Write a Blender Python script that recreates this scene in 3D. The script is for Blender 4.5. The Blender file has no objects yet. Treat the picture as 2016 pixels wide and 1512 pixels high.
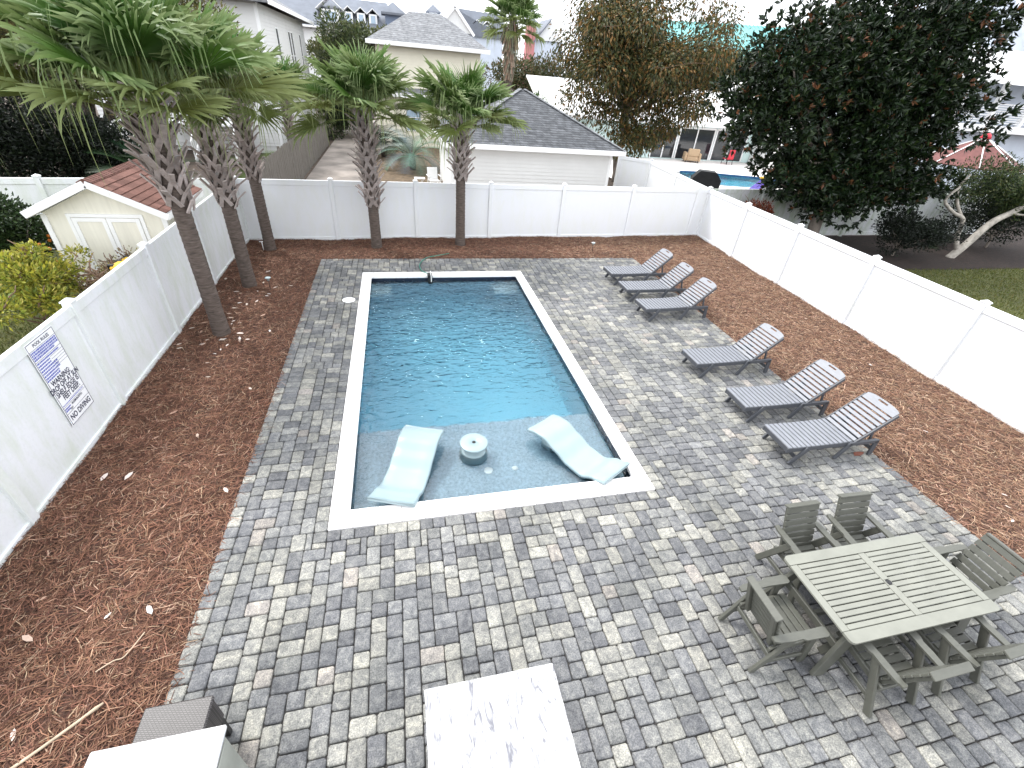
import bpy, math, random
import numpy as np
from mathutils import Vector, Matrix
R = math.radians
rnd = random.Random(7)
rng = np.random.default_rng(7)
scene = bpy.context.scene
col = scene.collection

# ------------------------------------------------------------------ camera
CAM = Vector((1.1696, -3.988, 4.9606))
yaw, pitch, roll = -0.2662, 0.6042, 0.0885
fwd = Vector((-math.sin(yaw) * math.cos(pitch), math.cos(yaw) * math.cos(pitch), -math.sin(pitch)))
rgt = Vector((math.cos(yaw), math.sin(yaw), 0))
upv = rgt.cross(fwd)
r2 = math.cos(roll) * rgt + math.sin(roll) * upv
u2 = -math.sin(roll) * rgt + math.cos(roll) * upv
cd = bpy.data.cameras.new('camera')
cam = bpy.data.objects.new('camera', cd)
col.objects.link(cam)
cam.matrix_world = Matrix(((r2.x, u2.x, -fwd.x, CAM.x), (r2.y, u2.y, -fwd.y, CAM.y), (r2.z, u2.z, -fwd.z, CAM.z), (0, 0, 0, 1)))
cd.sensor_width = 36
cd.lens = 36 * 884.823 / 2016
cd.clip_start = 0.05
cd.clip_end = 3000
scene.camera = cam

# ------------------------------------------------------------------ sky, sun, exposure
SUN_AZ, SUN_EL = R(-42), R(52)          # azimuth from +y towards +x, elevation
world = bpy.data.worlds.new('World')
scene.world = world
world.use_nodes = True
nt = world.node_tree
nt.nodes.clear()
sky = nt.nodes.new('ShaderNodeTexSky')
sky.sky_type = 'NISHITA'
sky.sun_disc = False
sky.sun_elevation = SUN_EL
sky.sun_rotation = SUN_AZ
sky.air_density = 1.0
sky.dust_density = 4.0
sky.ozone_density = 1.0
hs = nt.nodes.new('ShaderNodeHueSaturation')
hs.inputs['Saturation'].default_value = 0.12
mixw = nt.nodes.new('ShaderNodeMix')
mixw.data_type = 'RGBA'
mixw.inputs[0].default_value = 0.65
mixw.inputs[7].default_value = (10.6, 11.0, 11.6, 1)       # even cloud cover
bg = nt.nodes.new('ShaderNodeBackground')
bg.inputs['Strength'].default_value = 0.15
wo = nt.nodes.new('ShaderNodeOutputWorld')
nt.links.new(sky.outputs[0], hs.inputs['Color'])
nt.links.new(hs.outputs[0], mixw.inputs[6])
nt.links.new(mixw.outputs[2], bg.inputs['Color'])
nt.links.new(bg.outputs[0], wo.inputs[0])
sl = bpy.data.lights.new('sun', 'SUN')
sl.energy = 1.5
sl.angle = R(12)
sl.color = (1.0, 0.97, 0.92)
sun = bpy.data.objects.new('sun', sl)
col.objects.link(sun)
sd = Vector((math.sin(SUN_AZ) * math.cos(SUN_EL), math.cos(SUN_AZ) * math.cos(SUN_EL), math.sin(SUN_EL)))
sun.rotation_euler = (-sd).to_track_quat('-Z', 'Y').to_euler()
sun.location = (0, 0, 30)
vs = scene.view_settings
vs.view_transform = 'Standard'
vs.look = 'None'
vs.exposure = 1.05
vs.gamma = 1
vs.use_curve_mapping = False
scene.cycles.use_denoising = True
scene.cycles.max_bounces = 8
scene.cycles.transparent_max_bounces = 12

# ------------------------------------------------------------------ materials
MATS = {}


def _base(name):
    m = bpy.data.materials.new(name)
    m.use_nodes = True
    t = m.node_tree
    b = t.nodes['Principled BSDF']
    MATS[name] = m
    return m, t, b


def _pos(t, stretch=None, rot=None):
    g = t.nodes.new('ShaderNodeNewGeometry')
    o = g.outputs['Position']
    if stretch or rot:
        mp = t.nodes.new('ShaderNodeMapping')
        if stretch:
            mp.inputs['Scale'].default_value = stretch
        if rot:
            mp.inputs['Rotation'].default_value = rot
        t.links.new(o, mp.inputs[0])
        o = mp.outputs[0]
    return o


def _noise(t, vec, scale, detail=4, rough=0.55, dist=0):
    n = t.nodes.new('ShaderNodeTexNoise')
    n.inputs['Scale'].default_value = scale
    n.inputs['Detail'].default_value = detail
    n.inputs['Roughness'].default_value = rough
    n.inputs['Distortion'].default_value = dist
    t.links.new(vec, n.inputs['Vector'])
    return n.outputs['Fac']


def _ramp(t, fac, stops):
    r = t.nodes.new('ShaderNodeValToRGB')
    e = r.color_ramp.elements
    while len(e) < len(stops):
        e.new(0.5)
    for el, (p, c) in zip(e, stops):
        el.position = p
        el.color = (c[0], c[1], c[2], 1)
    t.links.new(fac, r.inputs[0])
    return r.outputs[0]


def _mul(t, a, b, fac=1.0, mode='MULTIPLY'):
    m = t.nodes.new('ShaderNodeMix')
    m.data_type = 'RGBA'
    m.blend_type = mode
    if isinstance(fac, float):
        m.inputs[0].default_value = fac
    else:
        t.links.new(fac, m.inputs[0])
    for s, i in ((a, 6), (b, 7)):
        if isinstance(s, tuple):
            m.inputs[i].default_value = (s[0], s[1], s[2], 1)
        else:
            t.links.new(s, m.inputs[i])
    return m.outputs[2]


def _bump(t, b, fac, strength, dist=0.01):
    n = t.nodes.new('ShaderNodeBump')
    n.inputs['Strength'].default_value = strength
    n.inputs['Distance'].default_value = dist
    t.links.new(fac, n.inputs['Height'])
    t.links.new(n.outputs[0], b.inputs['Normal'])


def pm(name, c, rough=0.6, var=0.12, scale=6, bump=0.0, bscale=60, stretch=None, spec=0.4, metal=0.0):
    m, t, b = _base(name)
    p = _pos(t, stretch)
    lo = tuple(x * (1 - var) for x in c)
    hi = tuple(min(1, x * (1 + var)) for x in c)
    t.links.new(_ramp(t, _noise(t, p, scale), [(0.3, lo), (0.7, hi)]), b.inputs['Base Color'])
    b.inputs['Roughness'].default_value = rough
    b.inputs['Specular IOR Level'].default_value = spec
    b.inputs['Metallic'].default_value = metal
    if bump:
        _bump(t, b, _noise(t, p, bscale), bump)
    return m


def am(name, rough=0.5, var=0.2, scale=30, transl=0.0, spec=0.4, bump=0.0):
    """colour comes from the mesh's own 'col' attribute, mottled"""
    m, t, b = _base(name)
    a = t.nodes.new('ShaderNodeAttribute')
    a.attribute_name = 'col'
    p = _pos(t)
    n = _ramp(t, _noise(t, p, scale), [(0.25, (1 - var,) * 3), (0.75, (1 + 0 * var,) * 3)])
    c = _mul(t, a.outputs['Color'], n)
    t.links.new(c, b.inputs['Base Color'])
    b.inputs['Roughness'].default_value = rough
    b.inputs['Specular IOR Level'].default_value = spec
    if bump:
        _bump(t, b, _noise(t, p, 90), bump)
    if transl:
        tr = t.nodes.new('ShaderNodeBsdfTranslucent')
        t.links.new(c, tr.inputs['Color'])
        mx = t.nodes.new('ShaderNodeMixShader')
        mx.inputs[0].default_value = transl
        t.links.new(b.outputs[0], mx.inputs[1])
        t.links.new(tr.outputs[0], mx.inputs[2])
        t.links.new(mx.outputs[0], t.nodes['Material Output'].inputs[0])
    return m


def paver_mat():
    m, t, b = _base('paver')
    a = t.nodes.new('ShaderNodeAttribute')
    a.attribute_name = 'col'
    p = _pos(t)
    blotch = _noise(t, p, 11.0, 5, 0.68, 0.9)
    c = _mul(t, a.outputs['Color'], _ramp(t, blotch, [(0.34, (0.66, 0.67, 0.69)), (0.5, (1, 1, 1)), (0.66, (1.42, 1.4, 1.33))]))
    grit = _noise(t, p, 75.0, 3, 0.7)
    c = _mul(t, c, _ramp(t, grit, [(0.33, (0.55, 0.55, 0.55)), (0.55, (1.02, 1.02, 1.02)), (0.7, (1.45, 1.43, 1.38))]))
    dirt = _noise(t, p, 0.9, 4, 0.6)
    c = _mul(t, c, _ramp(t, dirt, [(0.33, (0.76, 0.77, 0.76)), (0.62, (1.06, 1.06, 1.05))]))
    t.links.new(c, b.inputs['Base Color'])
    b.inputs['Roughness'].default_value = 0.82
    b.inputs['Specular IOR Level'].default_value = 0.25
    _bump(t, b, grit, 0.35, 0.006)
    return m


def marble_mat(name, vein, stretch, scale):
    m, t, b = _base(name)
    p = _pos(t, stretch)
    n = _noise(t, p, scale, 6, 0.62, 1.4)
    c = _ramp(t, n, [(0.34, vein), (0.44, tuple(0.5 * (a + 0.55) for a in vein)), (0.53, (0.6, 0.595, 0.585)), (0.7, (0.66, 0.655, 0.64))])
    n2 = _noise(t, _pos(t), 60, 3)
    c = _mul(t, c, _ramp(t, n2, [(0.28, (0.75, 0.74, 0.72)), (0.42, (1, 1, 1))]))
    t.links.new(c, b.inputs['Base Color'])
    b.inputs['Roughness'].default_value = 0.3
    return m


def shingle_mat(name, c0, c1, sx, sz):
    m, t, b = _base(name)
    g = t.nodes.new('ShaderNodeNewGeometry')
    s = t.nodes.new('ShaderNodeSeparateXYZ')
    t.links.new(g.outputs['Position'], s.inputs[0])
    ad = t.nodes.new('ShaderNodeMath')
    t.links.new(s.outputs[0], ad.inputs[0])
    t.links.new(s.outputs[1], ad.inputs[1])
    cb = t.nodes.new('ShaderNodeCombineXYZ')
    t.links.new(ad.outputs[0], cb.inputs[0])
    t.links.new(s.outputs[2], cb.inputs[1])
    br = t.nodes.new('ShaderNodeTexBrick')
    t.links.new(cb.outputs[0], br.inputs['Vector'])
    br.inputs['Scale'].default_value = 1
    br.inputs['Brick Width'].default_value = sx
    br.inputs['Row Height'].default_value = sz
    br.inputs['Mortar Size'].default_value = 0.008
    br.inputs['Color1'].default_value = (*c0, 1)
    br.inputs['Color2'].default_value = (*c1, 1)
    br.inputs['Mortar'].default_value = tuple(x * 0.4 for x in c0) + (1,)
    n = _noise(t, g.outputs['Position'], 5, 5)
    c = _mul(t, br.outputs['Color'], _ramp(t, n, [(0.3, (0.6,) * 3), (0.7, (1.35,) * 3)]))
    t.links.new(c, b.inputs['Base Color'])
    b.inputs['Roughness'].default_value = 0.9
    iv = t.nodes.new('ShaderNodeMath')
    iv.operation = 'SUBTRACT'
    iv.inputs[0].default_value = 1
    t.links.new(br.outputs['Fac'], iv.inputs[1])
    _bump(t, b, iv.outputs[0], 0.5, 0.02)
    return m


def vinyl_mat(name, grime):
    m, t, b = _base(name)
    p = _pos(t, (1.2, 1.2, 0.35))
    n = _noise(t, p, 3.2, 6, 0.65, 0.4)
    fine = _noise(t, _pos(t), 22, 5, 0.7)
    c = _mul(t, _ramp(t, n, [(0.42, (0.745, 0.76, 0.785)), (0.72, (0.745 - grime, 0.755 - grime * 0.75, 0.745 - grime * 1.2))]),
             _ramp(t, fine, [(0.3, (1 - grime * 0.5,) * 3), (0.5, (1, 1, 1))]))
    t.links.new(c, b.inputs['Base Color'])
    b.inputs['Roughness'].default_value = 0.42
    return m


def water_mat(name, tint, dens, scale=9.0, strength=0.35, calm_y=None, ior=1.33):
    m = bpy.data.materials.new(name)
    MATS[name] = m
    m.use_nodes = True
    t = m.node_tree
    t.nodes.clear()
    out = t.nodes.new('ShaderNodeOutputMaterial')
    p = _pos(t, (0.8, 1.6, 1.0), (0, 0, 0.12))
    n1 = _noise(t, p, scale, 2, 0.5, 0.7)
    n2 = _noise(t, p, scale * 0.35, 2, 0.5, 0.3)
    ad = t.nodes.new('ShaderNodeMath')
    ad.operation = 'ADD'
    t.links.new(n1, ad.inputs[0])
    t.links.new(n2, ad.inputs[1])
    h = ad.outputs[0]
    if calm_y is not None:                    # the ripples die out over the shallow shelf
        g = t.nodes.new('ShaderNodeNewGeometry')
        s = t.nodes.new('ShaderNodeSeparateXYZ')
        t.links.new(g.outputs['Position'], s.inputs[0])
        mr = t.nodes.new('ShaderNodeMapRange')
        mr.inputs['From Min'].default_value = calm_y - 0.9
        mr.inputs['From Max'].default_value = calm_y + 2.2
        mr.inputs['To Min'].default_value = 0.14
        mr.inputs['To Max'].default_value = 1.0
        t.links.new(s.outputs[1], mr.inputs['Value'])
        mu = t.nodes.new('ShaderNodeMath')
        mu.operation = 'MULTIPLY'
        t.links.new(h, mu.inputs[0])
        t.links.new(mr.outputs[0], mu.inputs[1])
        h = mu.outputs[0]
    bp = t.nodes.new('ShaderNodeBump')
    bp.inputs['Strength'].default_value = strength
    bp.inputs['Distance'].default_value = 0.12
    t.links.new(h, bp.inputs['Height'])
    fr = t.nodes.new('ShaderNodeFresnel')
    fr.inputs['IOR'].default_value = ior
    t.links.new(bp.outputs[0], fr.inputs['Normal'])
    tr = t.nodes.new('ShaderNodeBsdfRefraction')
    tr.inputs['IOR'].default_value = 1.33
    tr.inputs['Roughness'].default_value = 0.0
    t.links.new(bp.outputs[0], tr.inputs['Normal'])
    gl = t.nodes.new('ShaderNodeBsdfGlossy')
    gl.inputs['Roughness'].default_value = 0.02
    t.links.new(bp.outputs[0], gl.inputs['Normal'])
    mx = t.nodes.new('ShaderNodeMixShader')
    t.links.new(fr.outputs[0], mx.inputs[0])
    t.links.new(tr.outputs[0], mx.inputs[1])
    t.links.new(gl.outputs[0], mx.inputs[2])
    t.links.new(mx.outputs[0], out.inputs['Surface'])
    va = t.nodes.new('ShaderNodeVolumeAbsorption')
    va.inputs['Color'].default_value = (*tint, 1)
    va.inputs['Density'].default_value = dens
    t.links.new(va.outputs[0], out.inputs['Volume'])
    return m


def glass_mat(name, c):
    m, t, b = _base(name)
    b.inputs['Base Color'].default_value = (*c, 1)
    b.inputs['Roughness'].default_value = 0.06
    b.inputs['Specular IOR Level'].default_value = 0.8
    return m


def weave_mat():
    m, t, b = _base('wicker')
    p = _pos(t, None, (0, 0, 0.2))
    s = t.nodes.new('ShaderNodeTexBrick')
    s.inputs['Scale'].default_value = 1
    s.inputs['Brick Width'].default_value = 0.028
    s.inputs['Row Height'].default_value = 0.012
    s.inputs['Mortar Size'].default_value = 0.0035
    s.inputs['Color1'].default_value = (0.07, 0.062, 0.063, 1)
    s.inputs['Color2'].default_value = (0.1, 0.09, 0.092, 1)
    s.inputs['Mortar'].default_value = (0.012, 0.01, 0.01, 1)
    t.links.new(p, s.inputs['Vector'])
    t.links.new(s.outputs['Color'], b.inputs['Base Color'])
    b.inputs['Roughness'].default_value = 0.45
    return m


paver_mat()
pm('joint_sand', (0.045, 0.042, 0.04), 0.95, 0.3, 20, 0.4, 120)
pm('mulch_base', (0.075, 0.04, 0.029), 0.95, 0.5, 14, 0.9, 50)
am('needle', 0.75, 0.3, 5, spec=0.15)
pm('dry_lawn', (0.12, 0.085, 0.052), 0.95, 0.5, 6, 0.8, 40)
pm('earth', (0.06, 0.042, 0.03), 0.95, 0.5, 4, 0.6, 30)
pm('dark_mulch', (0.018, 0.010, 0.007), 0.95, 0.6, 8, 0.8, 40)
pm('concrete', (0.24, 0.21, 0.185), 0.9, 0.4, 0.8, 0.3, 50)
pm('pool_deck', (0.72, 0.68, 0.65), 0.8, 0.06, 2, 0.1, 60)
am('grass', 0.7, 0.25, 8, 0.2, spec=0.2)
pm('lawn_soil', (0.07, 0.075, 0.022), 0.95, 0.35, 5, 0.6, 60)
vinyl_mat('vinyl_white', 0.02)
vinyl_mat('vinyl_grimy', 0.12)
vinyl_mat('vinyl_old', 0.3)
pm('coping', (0.86, 0.84, 0.83), 0.6, 0.03, 5, 0.06, 120)
pm('coping_joint', (0.52, 0.5, 0.49), 0.9, 0.1, 10)
pm('pool_plaster', (0.62, 0.7, 0.74), 0.7, 0.1, 26, 0.2, 120)
pm('shelf_plaster', (0.30, 0.385, 0.455), 0.7, 0.25, 26, 0.2, 120)
pm('pool_tile', (0.012, 0.018, 0.035), 0.25, 0.3, 12)
water_mat('pool_water', (0.03, 0.77, 0.92), 0.5, 5.0, 1.0, 2.3, 1.62)
water_mat('neighbour_water', (0.03, 0.82, 0.95), 0.5, 5.0, 0.2, None, 1.15)
pm('pool_blue', (0.35, 0.6, 0.66), 0.6, 0.08, 4)
pm('pool_blue_tile', (0.03, 0.10, 0.22), 0.3, 0.3, 10)
pm('resin_mint', (0.255, 0.335, 0.36), 0.32, 0.03, 4, spec=0.5)
pm('resin_grey', (0.42, 0.5, 0.51), 0.4, 0.06, 4)
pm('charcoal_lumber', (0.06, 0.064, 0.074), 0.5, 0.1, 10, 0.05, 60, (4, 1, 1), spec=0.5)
pm('charcoal_slat_sheen', (0.175, 0.183, 0.205), 0.5, 0.1, 10, 0.05, 60, (4, 1, 1), spec=0.5)  # same plastic as the frame, sky sheen painted in as a lighter colour
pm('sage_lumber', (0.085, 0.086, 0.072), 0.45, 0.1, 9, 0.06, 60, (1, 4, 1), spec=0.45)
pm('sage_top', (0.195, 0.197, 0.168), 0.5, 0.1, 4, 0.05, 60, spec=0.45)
marble_mat('marble_grey', (0.14, 0.14, 0.16), (6.0, 1.2, 1), 3.2)
marble_mat('marble_pale', (0.45, 0.47, 0.52), (1.0, 3.2, 1), 1.6)
pm('counter_side', (0.3, 0.31, 0.28), 0.6, 0.12, 5, 0.08)
weave_mat()
pm('black_plastic', (0.012, 0.012, 0.013), 0.45, 0.2, 5)
pm('black_cover', (0.01, 0.01, 0.012), 0.6, 0.4, 3, 0.6, 9)
pm('hose_green', (0.03, 0.2, 0.15), 0.45, 0.15, 8)
pm('white_plastic', (0.82, 0.82, 0.81), 0.4, 0.03, 5)
pm('bark_palm', (0.10, 0.078, 0.066), 0.95, 0.45, 7, 1.0, 26, (1, 1, 5))
am('boot', 0.85, 0.35, 16, bump=0.4, spec=0.2)
am('palm_leaf', 0.5, 0.25, 10, 0.2, spec=0.22)
am('leaf', 0.5, 0.3, 6, 0.2, spec=0.35)
am('leaf_gloss', 0.38, 0.3, 6, 0.06, spec=0.3)
pm('bark', (0.2, 0.17, 0.145), 0.9, 0.4, 5, 0.8, 18, (1, 1, 0.4))
pm('bark_pale', (0.34, 0.31, 0.27), 0.9, 0.35, 6, 0.6, 18)
pm('twig', (0.2, 0.13, 0.09), 0.9, 0.3, 8)
pm('dead_stick', (0.5, 0.4, 0.29), 0.9, 0.2, 14)
am('dry_leaf', 0.7, 0.2, 30)
pm('siding_white', (0.7, 0.7, 0.69), 0.55, 0.03, 1.5)
pm('siding_cream', (0.74, 0.70, 0.58), 0.6, 0.04, 1.5)
pm('siding_mint', (0.62, 0.76, 0.74), 0.6, 0.05, 1.5)
pm('siding_grey', (0.55, 0.6, 0.68), 0.6, 0.05, 1.5)
pm('trim_white', (0.85, 0.85, 0.85), 0.5, 0.02, 2)
pm('shed_wall', (0.76, 0.735, 0.64), 0.65, 0.06, 2, 0.1, 30, (6, 6, 0.5))
am('shingle_red', 0.9, 0.3, 30, bump=0.5, spec=0.15)
shingle_mat('shingle_grey', (0.06, 0.064, 0.072), (0.11, 0.115, 0.125), 0.34, 0.075)
shingle_mat('shingle_light', (0.15, 0.155, 0.165), (0.2, 0.205, 0.215), 0.5, 0.12)
pm('roof_white', (0.78, 0.77, 0.76), 0.7, 0.05, 2)
pm('roof_slate', (0.16, 0.175, 0.205), 0.85, 0.15, 0.6)
pm('roof_teal', (0.13, 0.36, 0.35), 0.6, 0.12, 0.5)
pm('wall_blue', (0.16, 0.2, 0.28), 0.8, 0.1, 0.5)
pm('wall_pink', (0.5, 0.2, 0.2), 0.8, 0.1, 0.5)
glass_mat('glass_dark', (0.02, 0.025, 0.03))
glass_mat('glass_blue', (0.32, 0.42, 0.52))
pm('weathered_wood', (0.15, 0.135, 0.118), 0.95, 0.35, 5, 0.5, 40, (5, 5, 0.6))
pm('orange_fruit', (0.65, 0.2, 0.03), 0.5, 0.1, 8)
pm('sign_white', (0.84, 0.85, 0.87), 0.4, 0.02, 3)
pm('sign_navy', (0.012, 0.012, 0.05), 0.5, 0.1, 5)
pm('sign_blue', (0.10, 0.12, 0.42), 0.5, 0.2, 60)
pm('tan_fabric', (0.42, 0.3, 0.19), 0.9, 0.08, 5)
pm('red_plastic', (0.55, 0.03, 0.05), 0.5, 0.1, 5)
pm('umbrella_red', (0.13, 0.05, 0.045), 0.8, 0.25, 4)
pm('purple_plastic', (0.1, 0.06, 0.4), 0.45, 0.1, 4)
pm('yellow_plastic', (0.75, 0.45, 0.03), 0.5, 0.1, 4)
M = MATS


# ------------------------------------------------------------------ mesh helpers
class MB:
    def __init__(s):
        s.v, s.f, s.sm, s.c = [], [], [], []

    def add(s, vs_, fs, smooth=False, c=None):
        o = len(s.v)
        s.v += [tuple(p) for p in vs_]
        s.f += [tuple(i + o for i in f) for f in fs]
        s.sm += [smooth] * len(fs)
        if c is not None:
            s.c += [c] * len(vs_)
        return s

    def box(s, x0, y0, z0, x1, y1, z1, b=0.0, c=None, mat=None):
        """axis box with chamfered edges (mat: optional 4x4 transform)"""
        x0, x1 = min(x0, x1), max(x0, x1)
        y0, y1 = min(y0, y1), max(y0, y1)
        z0, z1 = min(z0, z1), max(z0, z1)
        if b <= 0:
            vs_ = [(x, y, z) for x in (x0, x1) for y in (y0, y1) for z in (z0, z1)]
            fs = [(0, 1, 3, 2), (4, 6, 7, 5), (0, 4, 5, 1), (2, 3, 7, 6), (0, 2, 6, 4), (1, 5, 7, 3)]
        else:
            b = min(b, (x1 - x0) * .45, (y1 - y0) * .45, (z1 - z0) * .45)
            vs_, idx = [], {}
            for i, (x, sx) in enumerate(((x0, 1), (x1, -1))):
                for j, (y, sy) in enumerate(((y0, 1), (y1, -1))):
                    for k, (z, sz) in enumerate(((z0, 1), (z1, -1))):
                        for a in range(3):
                            p = [x + sx * b, y + sy * b, z + sz * b]
                            p[a] = (x, y, z)[a]
                            idx[i, j, k, a] = len(vs_)
                            vs_.append(p)
            fs = []
            for a in range(3):
                for e in (0, 1):
                    o = [q for q in range(3) if q != a]
                    loop = []
                    for (p, q) in ((0, 0), (1, 0), (1, 1), (0, 1)):
                        k = [0, 0, 0]
                        k[a], k[o[0]], k[o[1]] = e, p, q
                        loop.append(idx[k[0], k[1], k[2], a])
                    fs.append(tuple(loop))
            for a in range(3):
                o = [q for q in range(3) if q != a]
                for p in (0, 1):
                    for q in (0, 1):
                        k0, k1 = [0, 0, 0], [0, 0, 0]
                        k0[a], k1[a] = 0, 1
                        k0[o[0]] = k1[o[0]] = p
                        k0[o[1]] = k1[o[1]] = q
                        fs.append((idx[(*k0, o[0])], idx[(*k1, o[0])], idx[(*k1, o[1])], idx[(*k0, o[1])]))
            for i in (0, 1):
                for j in (0, 1):
                    for k in (0, 1):
                        fs.append((idx[i, j, k, 0], idx[i, j, k, 1], idx[i, j, k, 2]))
        if mat is not None:
            vs_ = [tuple(mat @ Vector(p)) for p in vs_]
        return s.add(vs_, fs, False, c)

    def beam(s, p0, p1, w, h, up=(0, 0, 1), b=0.006, c=None):
        p0, p1 = Vector(p0), Vector(p1)
        d = p1 - p0
        L = d.length
        x = d.normalized()
        y = Vector(up).cross(x)
        if y.length < 1e-4:
            y = Vector((0, 1, 0)).cross(x)
        y.normalize()
        z = x.cross(y)
        m = Matrix(((x.x, y.x, z.x, p0.x), (x.y, y.y, z.y, p0.y), (x.z, y.z, z.z, p0.z), (0, 0, 0, 1)))
        return s.box(0, -w / 2, -h / 2, L, w / 2, h / 2, b, c, m)

    def tube(s, pts, rads, n=8, c=None, cap=True):
        pts = [Vector(p) for p in pts]
        vs_, fs = [], []
        ref = Vector((0.31, 0.17, 0.93))
        for i, p in enumerate(pts):
            d = (pts[min(i + 1, len(pts) - 1)] - pts[max(i - 1, 0)]).normalized()
            a = d.cross(ref)
            if a.length < 1e-3:
                a = d.cross(Vector((1, 0, 0)))
            a.normalize()
            bb = d.cross(a)
            r = rads[i] if hasattr(rads, '__len__') else rads
            for k in range(n):
                t = 2 * math.pi * k / n
                vs_.append(p + (a * math.cos(t) + bb * math.sin(t)) * r)
        for i in range(len(pts) - 1):
            for k in range(n):
                k2 = (k + 1) % n
                fs.append((i * n + k, i * n + k2, (i + 1) * n + k2, (i + 1) * n + k))
        if cap:
            fs.append(tuple(range(n - 1, -1, -1)))
            fs.append(tuple((len(pts) - 1) * n + k for k in range(n)))
        return s.add(vs_, fs, True, c)

    def lathe(s, prof, n=24, cx=0, cy=0, c=None):
        vs_, fs = [], []
        for r, z in prof:
            for k in range(n):
                t = 2 * math.pi * k / n
                vs_.append((cx + r * math.cos(t), cy + r * math.sin(t), z))
        for i in range(len(prof) - 1):
            for k in range(n):
                k2 = (k + 1) % n
                fs.append((i * n + k, i * n + k2, (i + 1) * n + k2, (i + 1) * n + k))
        fs.append(tuple(range(n - 1, -1, -1)))
        fs.append(tuple((len(prof) - 1) * n + k for k in range(n)))
        return s.add(vs_, fs, True, c)

    def prism(s, poly, ax, a0, a1, c=None):
        """polygon (list of 2D) extruded along axis ax from a0 to a1"""
        n = len(poly)
        mk = {'x': lambda p, a: (a, p[0], p[1]), 'y': lambda p, a: (p[0], a, p[1]), 'z': lambda p, a: (p[0], p[1], a)}[ax]
        vs_ = [mk(p, a0) for p in poly] + [mk(p, a1) for p in poly]
        fs = [tuple(range(n)), tuple(range(2 * n - 1, n - 1, -1))] + [(i, (i + 1) % n, n + (i + 1) % n, n + i) for i in range(n)]
        return s.add(vs_, fs, False, c)

    def mesh(s, name):
        me = bpy.data.meshes.new(name)
        me.from_pydata(s.v, [], s.f)
        me.polygons.foreach_set('use_smooth', s.sm)
        if s.c:
            a = me.color_attributes.new('col', 'FLOAT_COLOR', 'POINT')
            a.data.foreach_set('color', np.array([(*q, 1) for q in s.c], dtype=np.float32).ravel())
        me.validate()
        return me

    def build(s, name, mat, parent=None, loc=None, rz=0):
        me = s.mesh(name)
        me.materials.append(M[mat])
        return place(name, me, parent, loc, rz)


def place(name, me, parent=None, loc=None, rz=0):
    o = bpy.data.objects.new(name, me)
    col.objects.link(o)
    o.parent = parent
    if loc is not None:
        o.location = loc
    if rz:
        o.rotation_euler = (0, 0, rz)
    return o


def thing(name, label, cat, loc=(0, 0, 0), rz=0, group=None):
    o = bpy.data.objects.new(name, None)
    o.empty_display_size = 0.2
    col.objects.link(o)
    o.location = loc
    o.rotation_euler = (0, 0, rz)
    return tag(o, label, cat, group)


def tag(o, label, cat, group=None):
    o['label'] = label
    o['category'] = cat
    if group:
        o['group'] = group
    return o


def kind(o, k):
    o['kind'] = k
    return o


def dup(o, loc, rz=0, label=None, group=None):
    c = o.copy()
    col.objects.link(c)
    c.location = loc
    c.rotation_euler = (0, 0, rz)
    if label:
        c['label'] = label
    if group:
        c['group'] = group
    for ch in list(o.children):
        _dupc(ch, c)
    return c


def _dupc(ch, par):
    d = ch.copy()
    col.objects.link(d)
    d.parent = par
    for g in list(ch.children):
        _dupc(g, d)


def npmesh(name, V, F, C, mat, parent=None, smooth=False):
    """V (n,3), F (m,k) equal-size faces, C (n,3)"""
    me = bpy.data.meshes.new(name)
    k = F.shape[1]
    me.vertices.add(len(V))
    me.vertices.foreach_set('co', V.astype(np.float32).ravel())
    me.loops.add(F.size)
    me.loops.foreach_set('vertex_index', F.astype(np.int32).ravel())
    me.polygons.add(len(F))
    me.polygons.foreach_set('loop_start', np.arange(0, F.size, k, dtype=np.int32))
    me.polygons.foreach_set('use_smooth', np.full(len(F), smooth))
    if C is not None:
        a = me.color_attributes.new('col', 'FLOAT_COLOR', 'POINT')
        a.data.foreach_set('color', np.concatenate([C, np.ones((len(C), 1))], 1).astype(np.float32).ravel())
    me.update(calc_edges=True)
    me.materials.append(M[mat])
    return place(name, me, parent)


def unit(a):
    return a / np.maximum(np.linalg.norm(a, axis=1, keepdims=True), 1e-9)


def leaf_mesh(name, P, D, L, W, C, mat, parent=None, fold=0.25, droop=0.0):
    """one folded diamond leaf (2 triangles) per point"""
    n = len(P)
    L = np.broadcast_to(L, (n,)).reshape(n, 1)
    W = np.broadcast_to(W, (n,)).reshape(n, 1)
    D = unit(D)
    S = unit(np.cross(D, rng.normal(size=(n, 3))))
    N = np.cross(D, S)
    mid = P + D * L * 0.5
    tip = P + D * L
    tip[:, 2] -= (droop * L[:, 0])
    V = np.empty((n, 4, 3))
    V[:, 0] = P
    V[:, 1] = mid + S * W * .5 + N * W * fold
    V[:, 2] = tip
    V[:, 3] = mid - S * W * .5 + N * W * fold
    i = np.arange(n)[:, None] * 4
    F = np.concatenate([i + [0, 1, 2], i + [0, 2, 3]], 0)
    return npmesh(name, V.reshape(-1, 3), F, np.repeat(C, 4, 0), mat, parent)


def cols(n, palette, w=None, jit=0.18):
    pal = np.array(palette, float)
    k = rng.choice(len(pal), n, p=None if w is None else np.array(w) / sum(w))
    return np.clip(pal[k] * (1 + rng.uniform(-jit, jit, (n, 1))) * (1 + rng.uniform(-.06, .06, (n, 3))), 0.001, 1)


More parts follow.
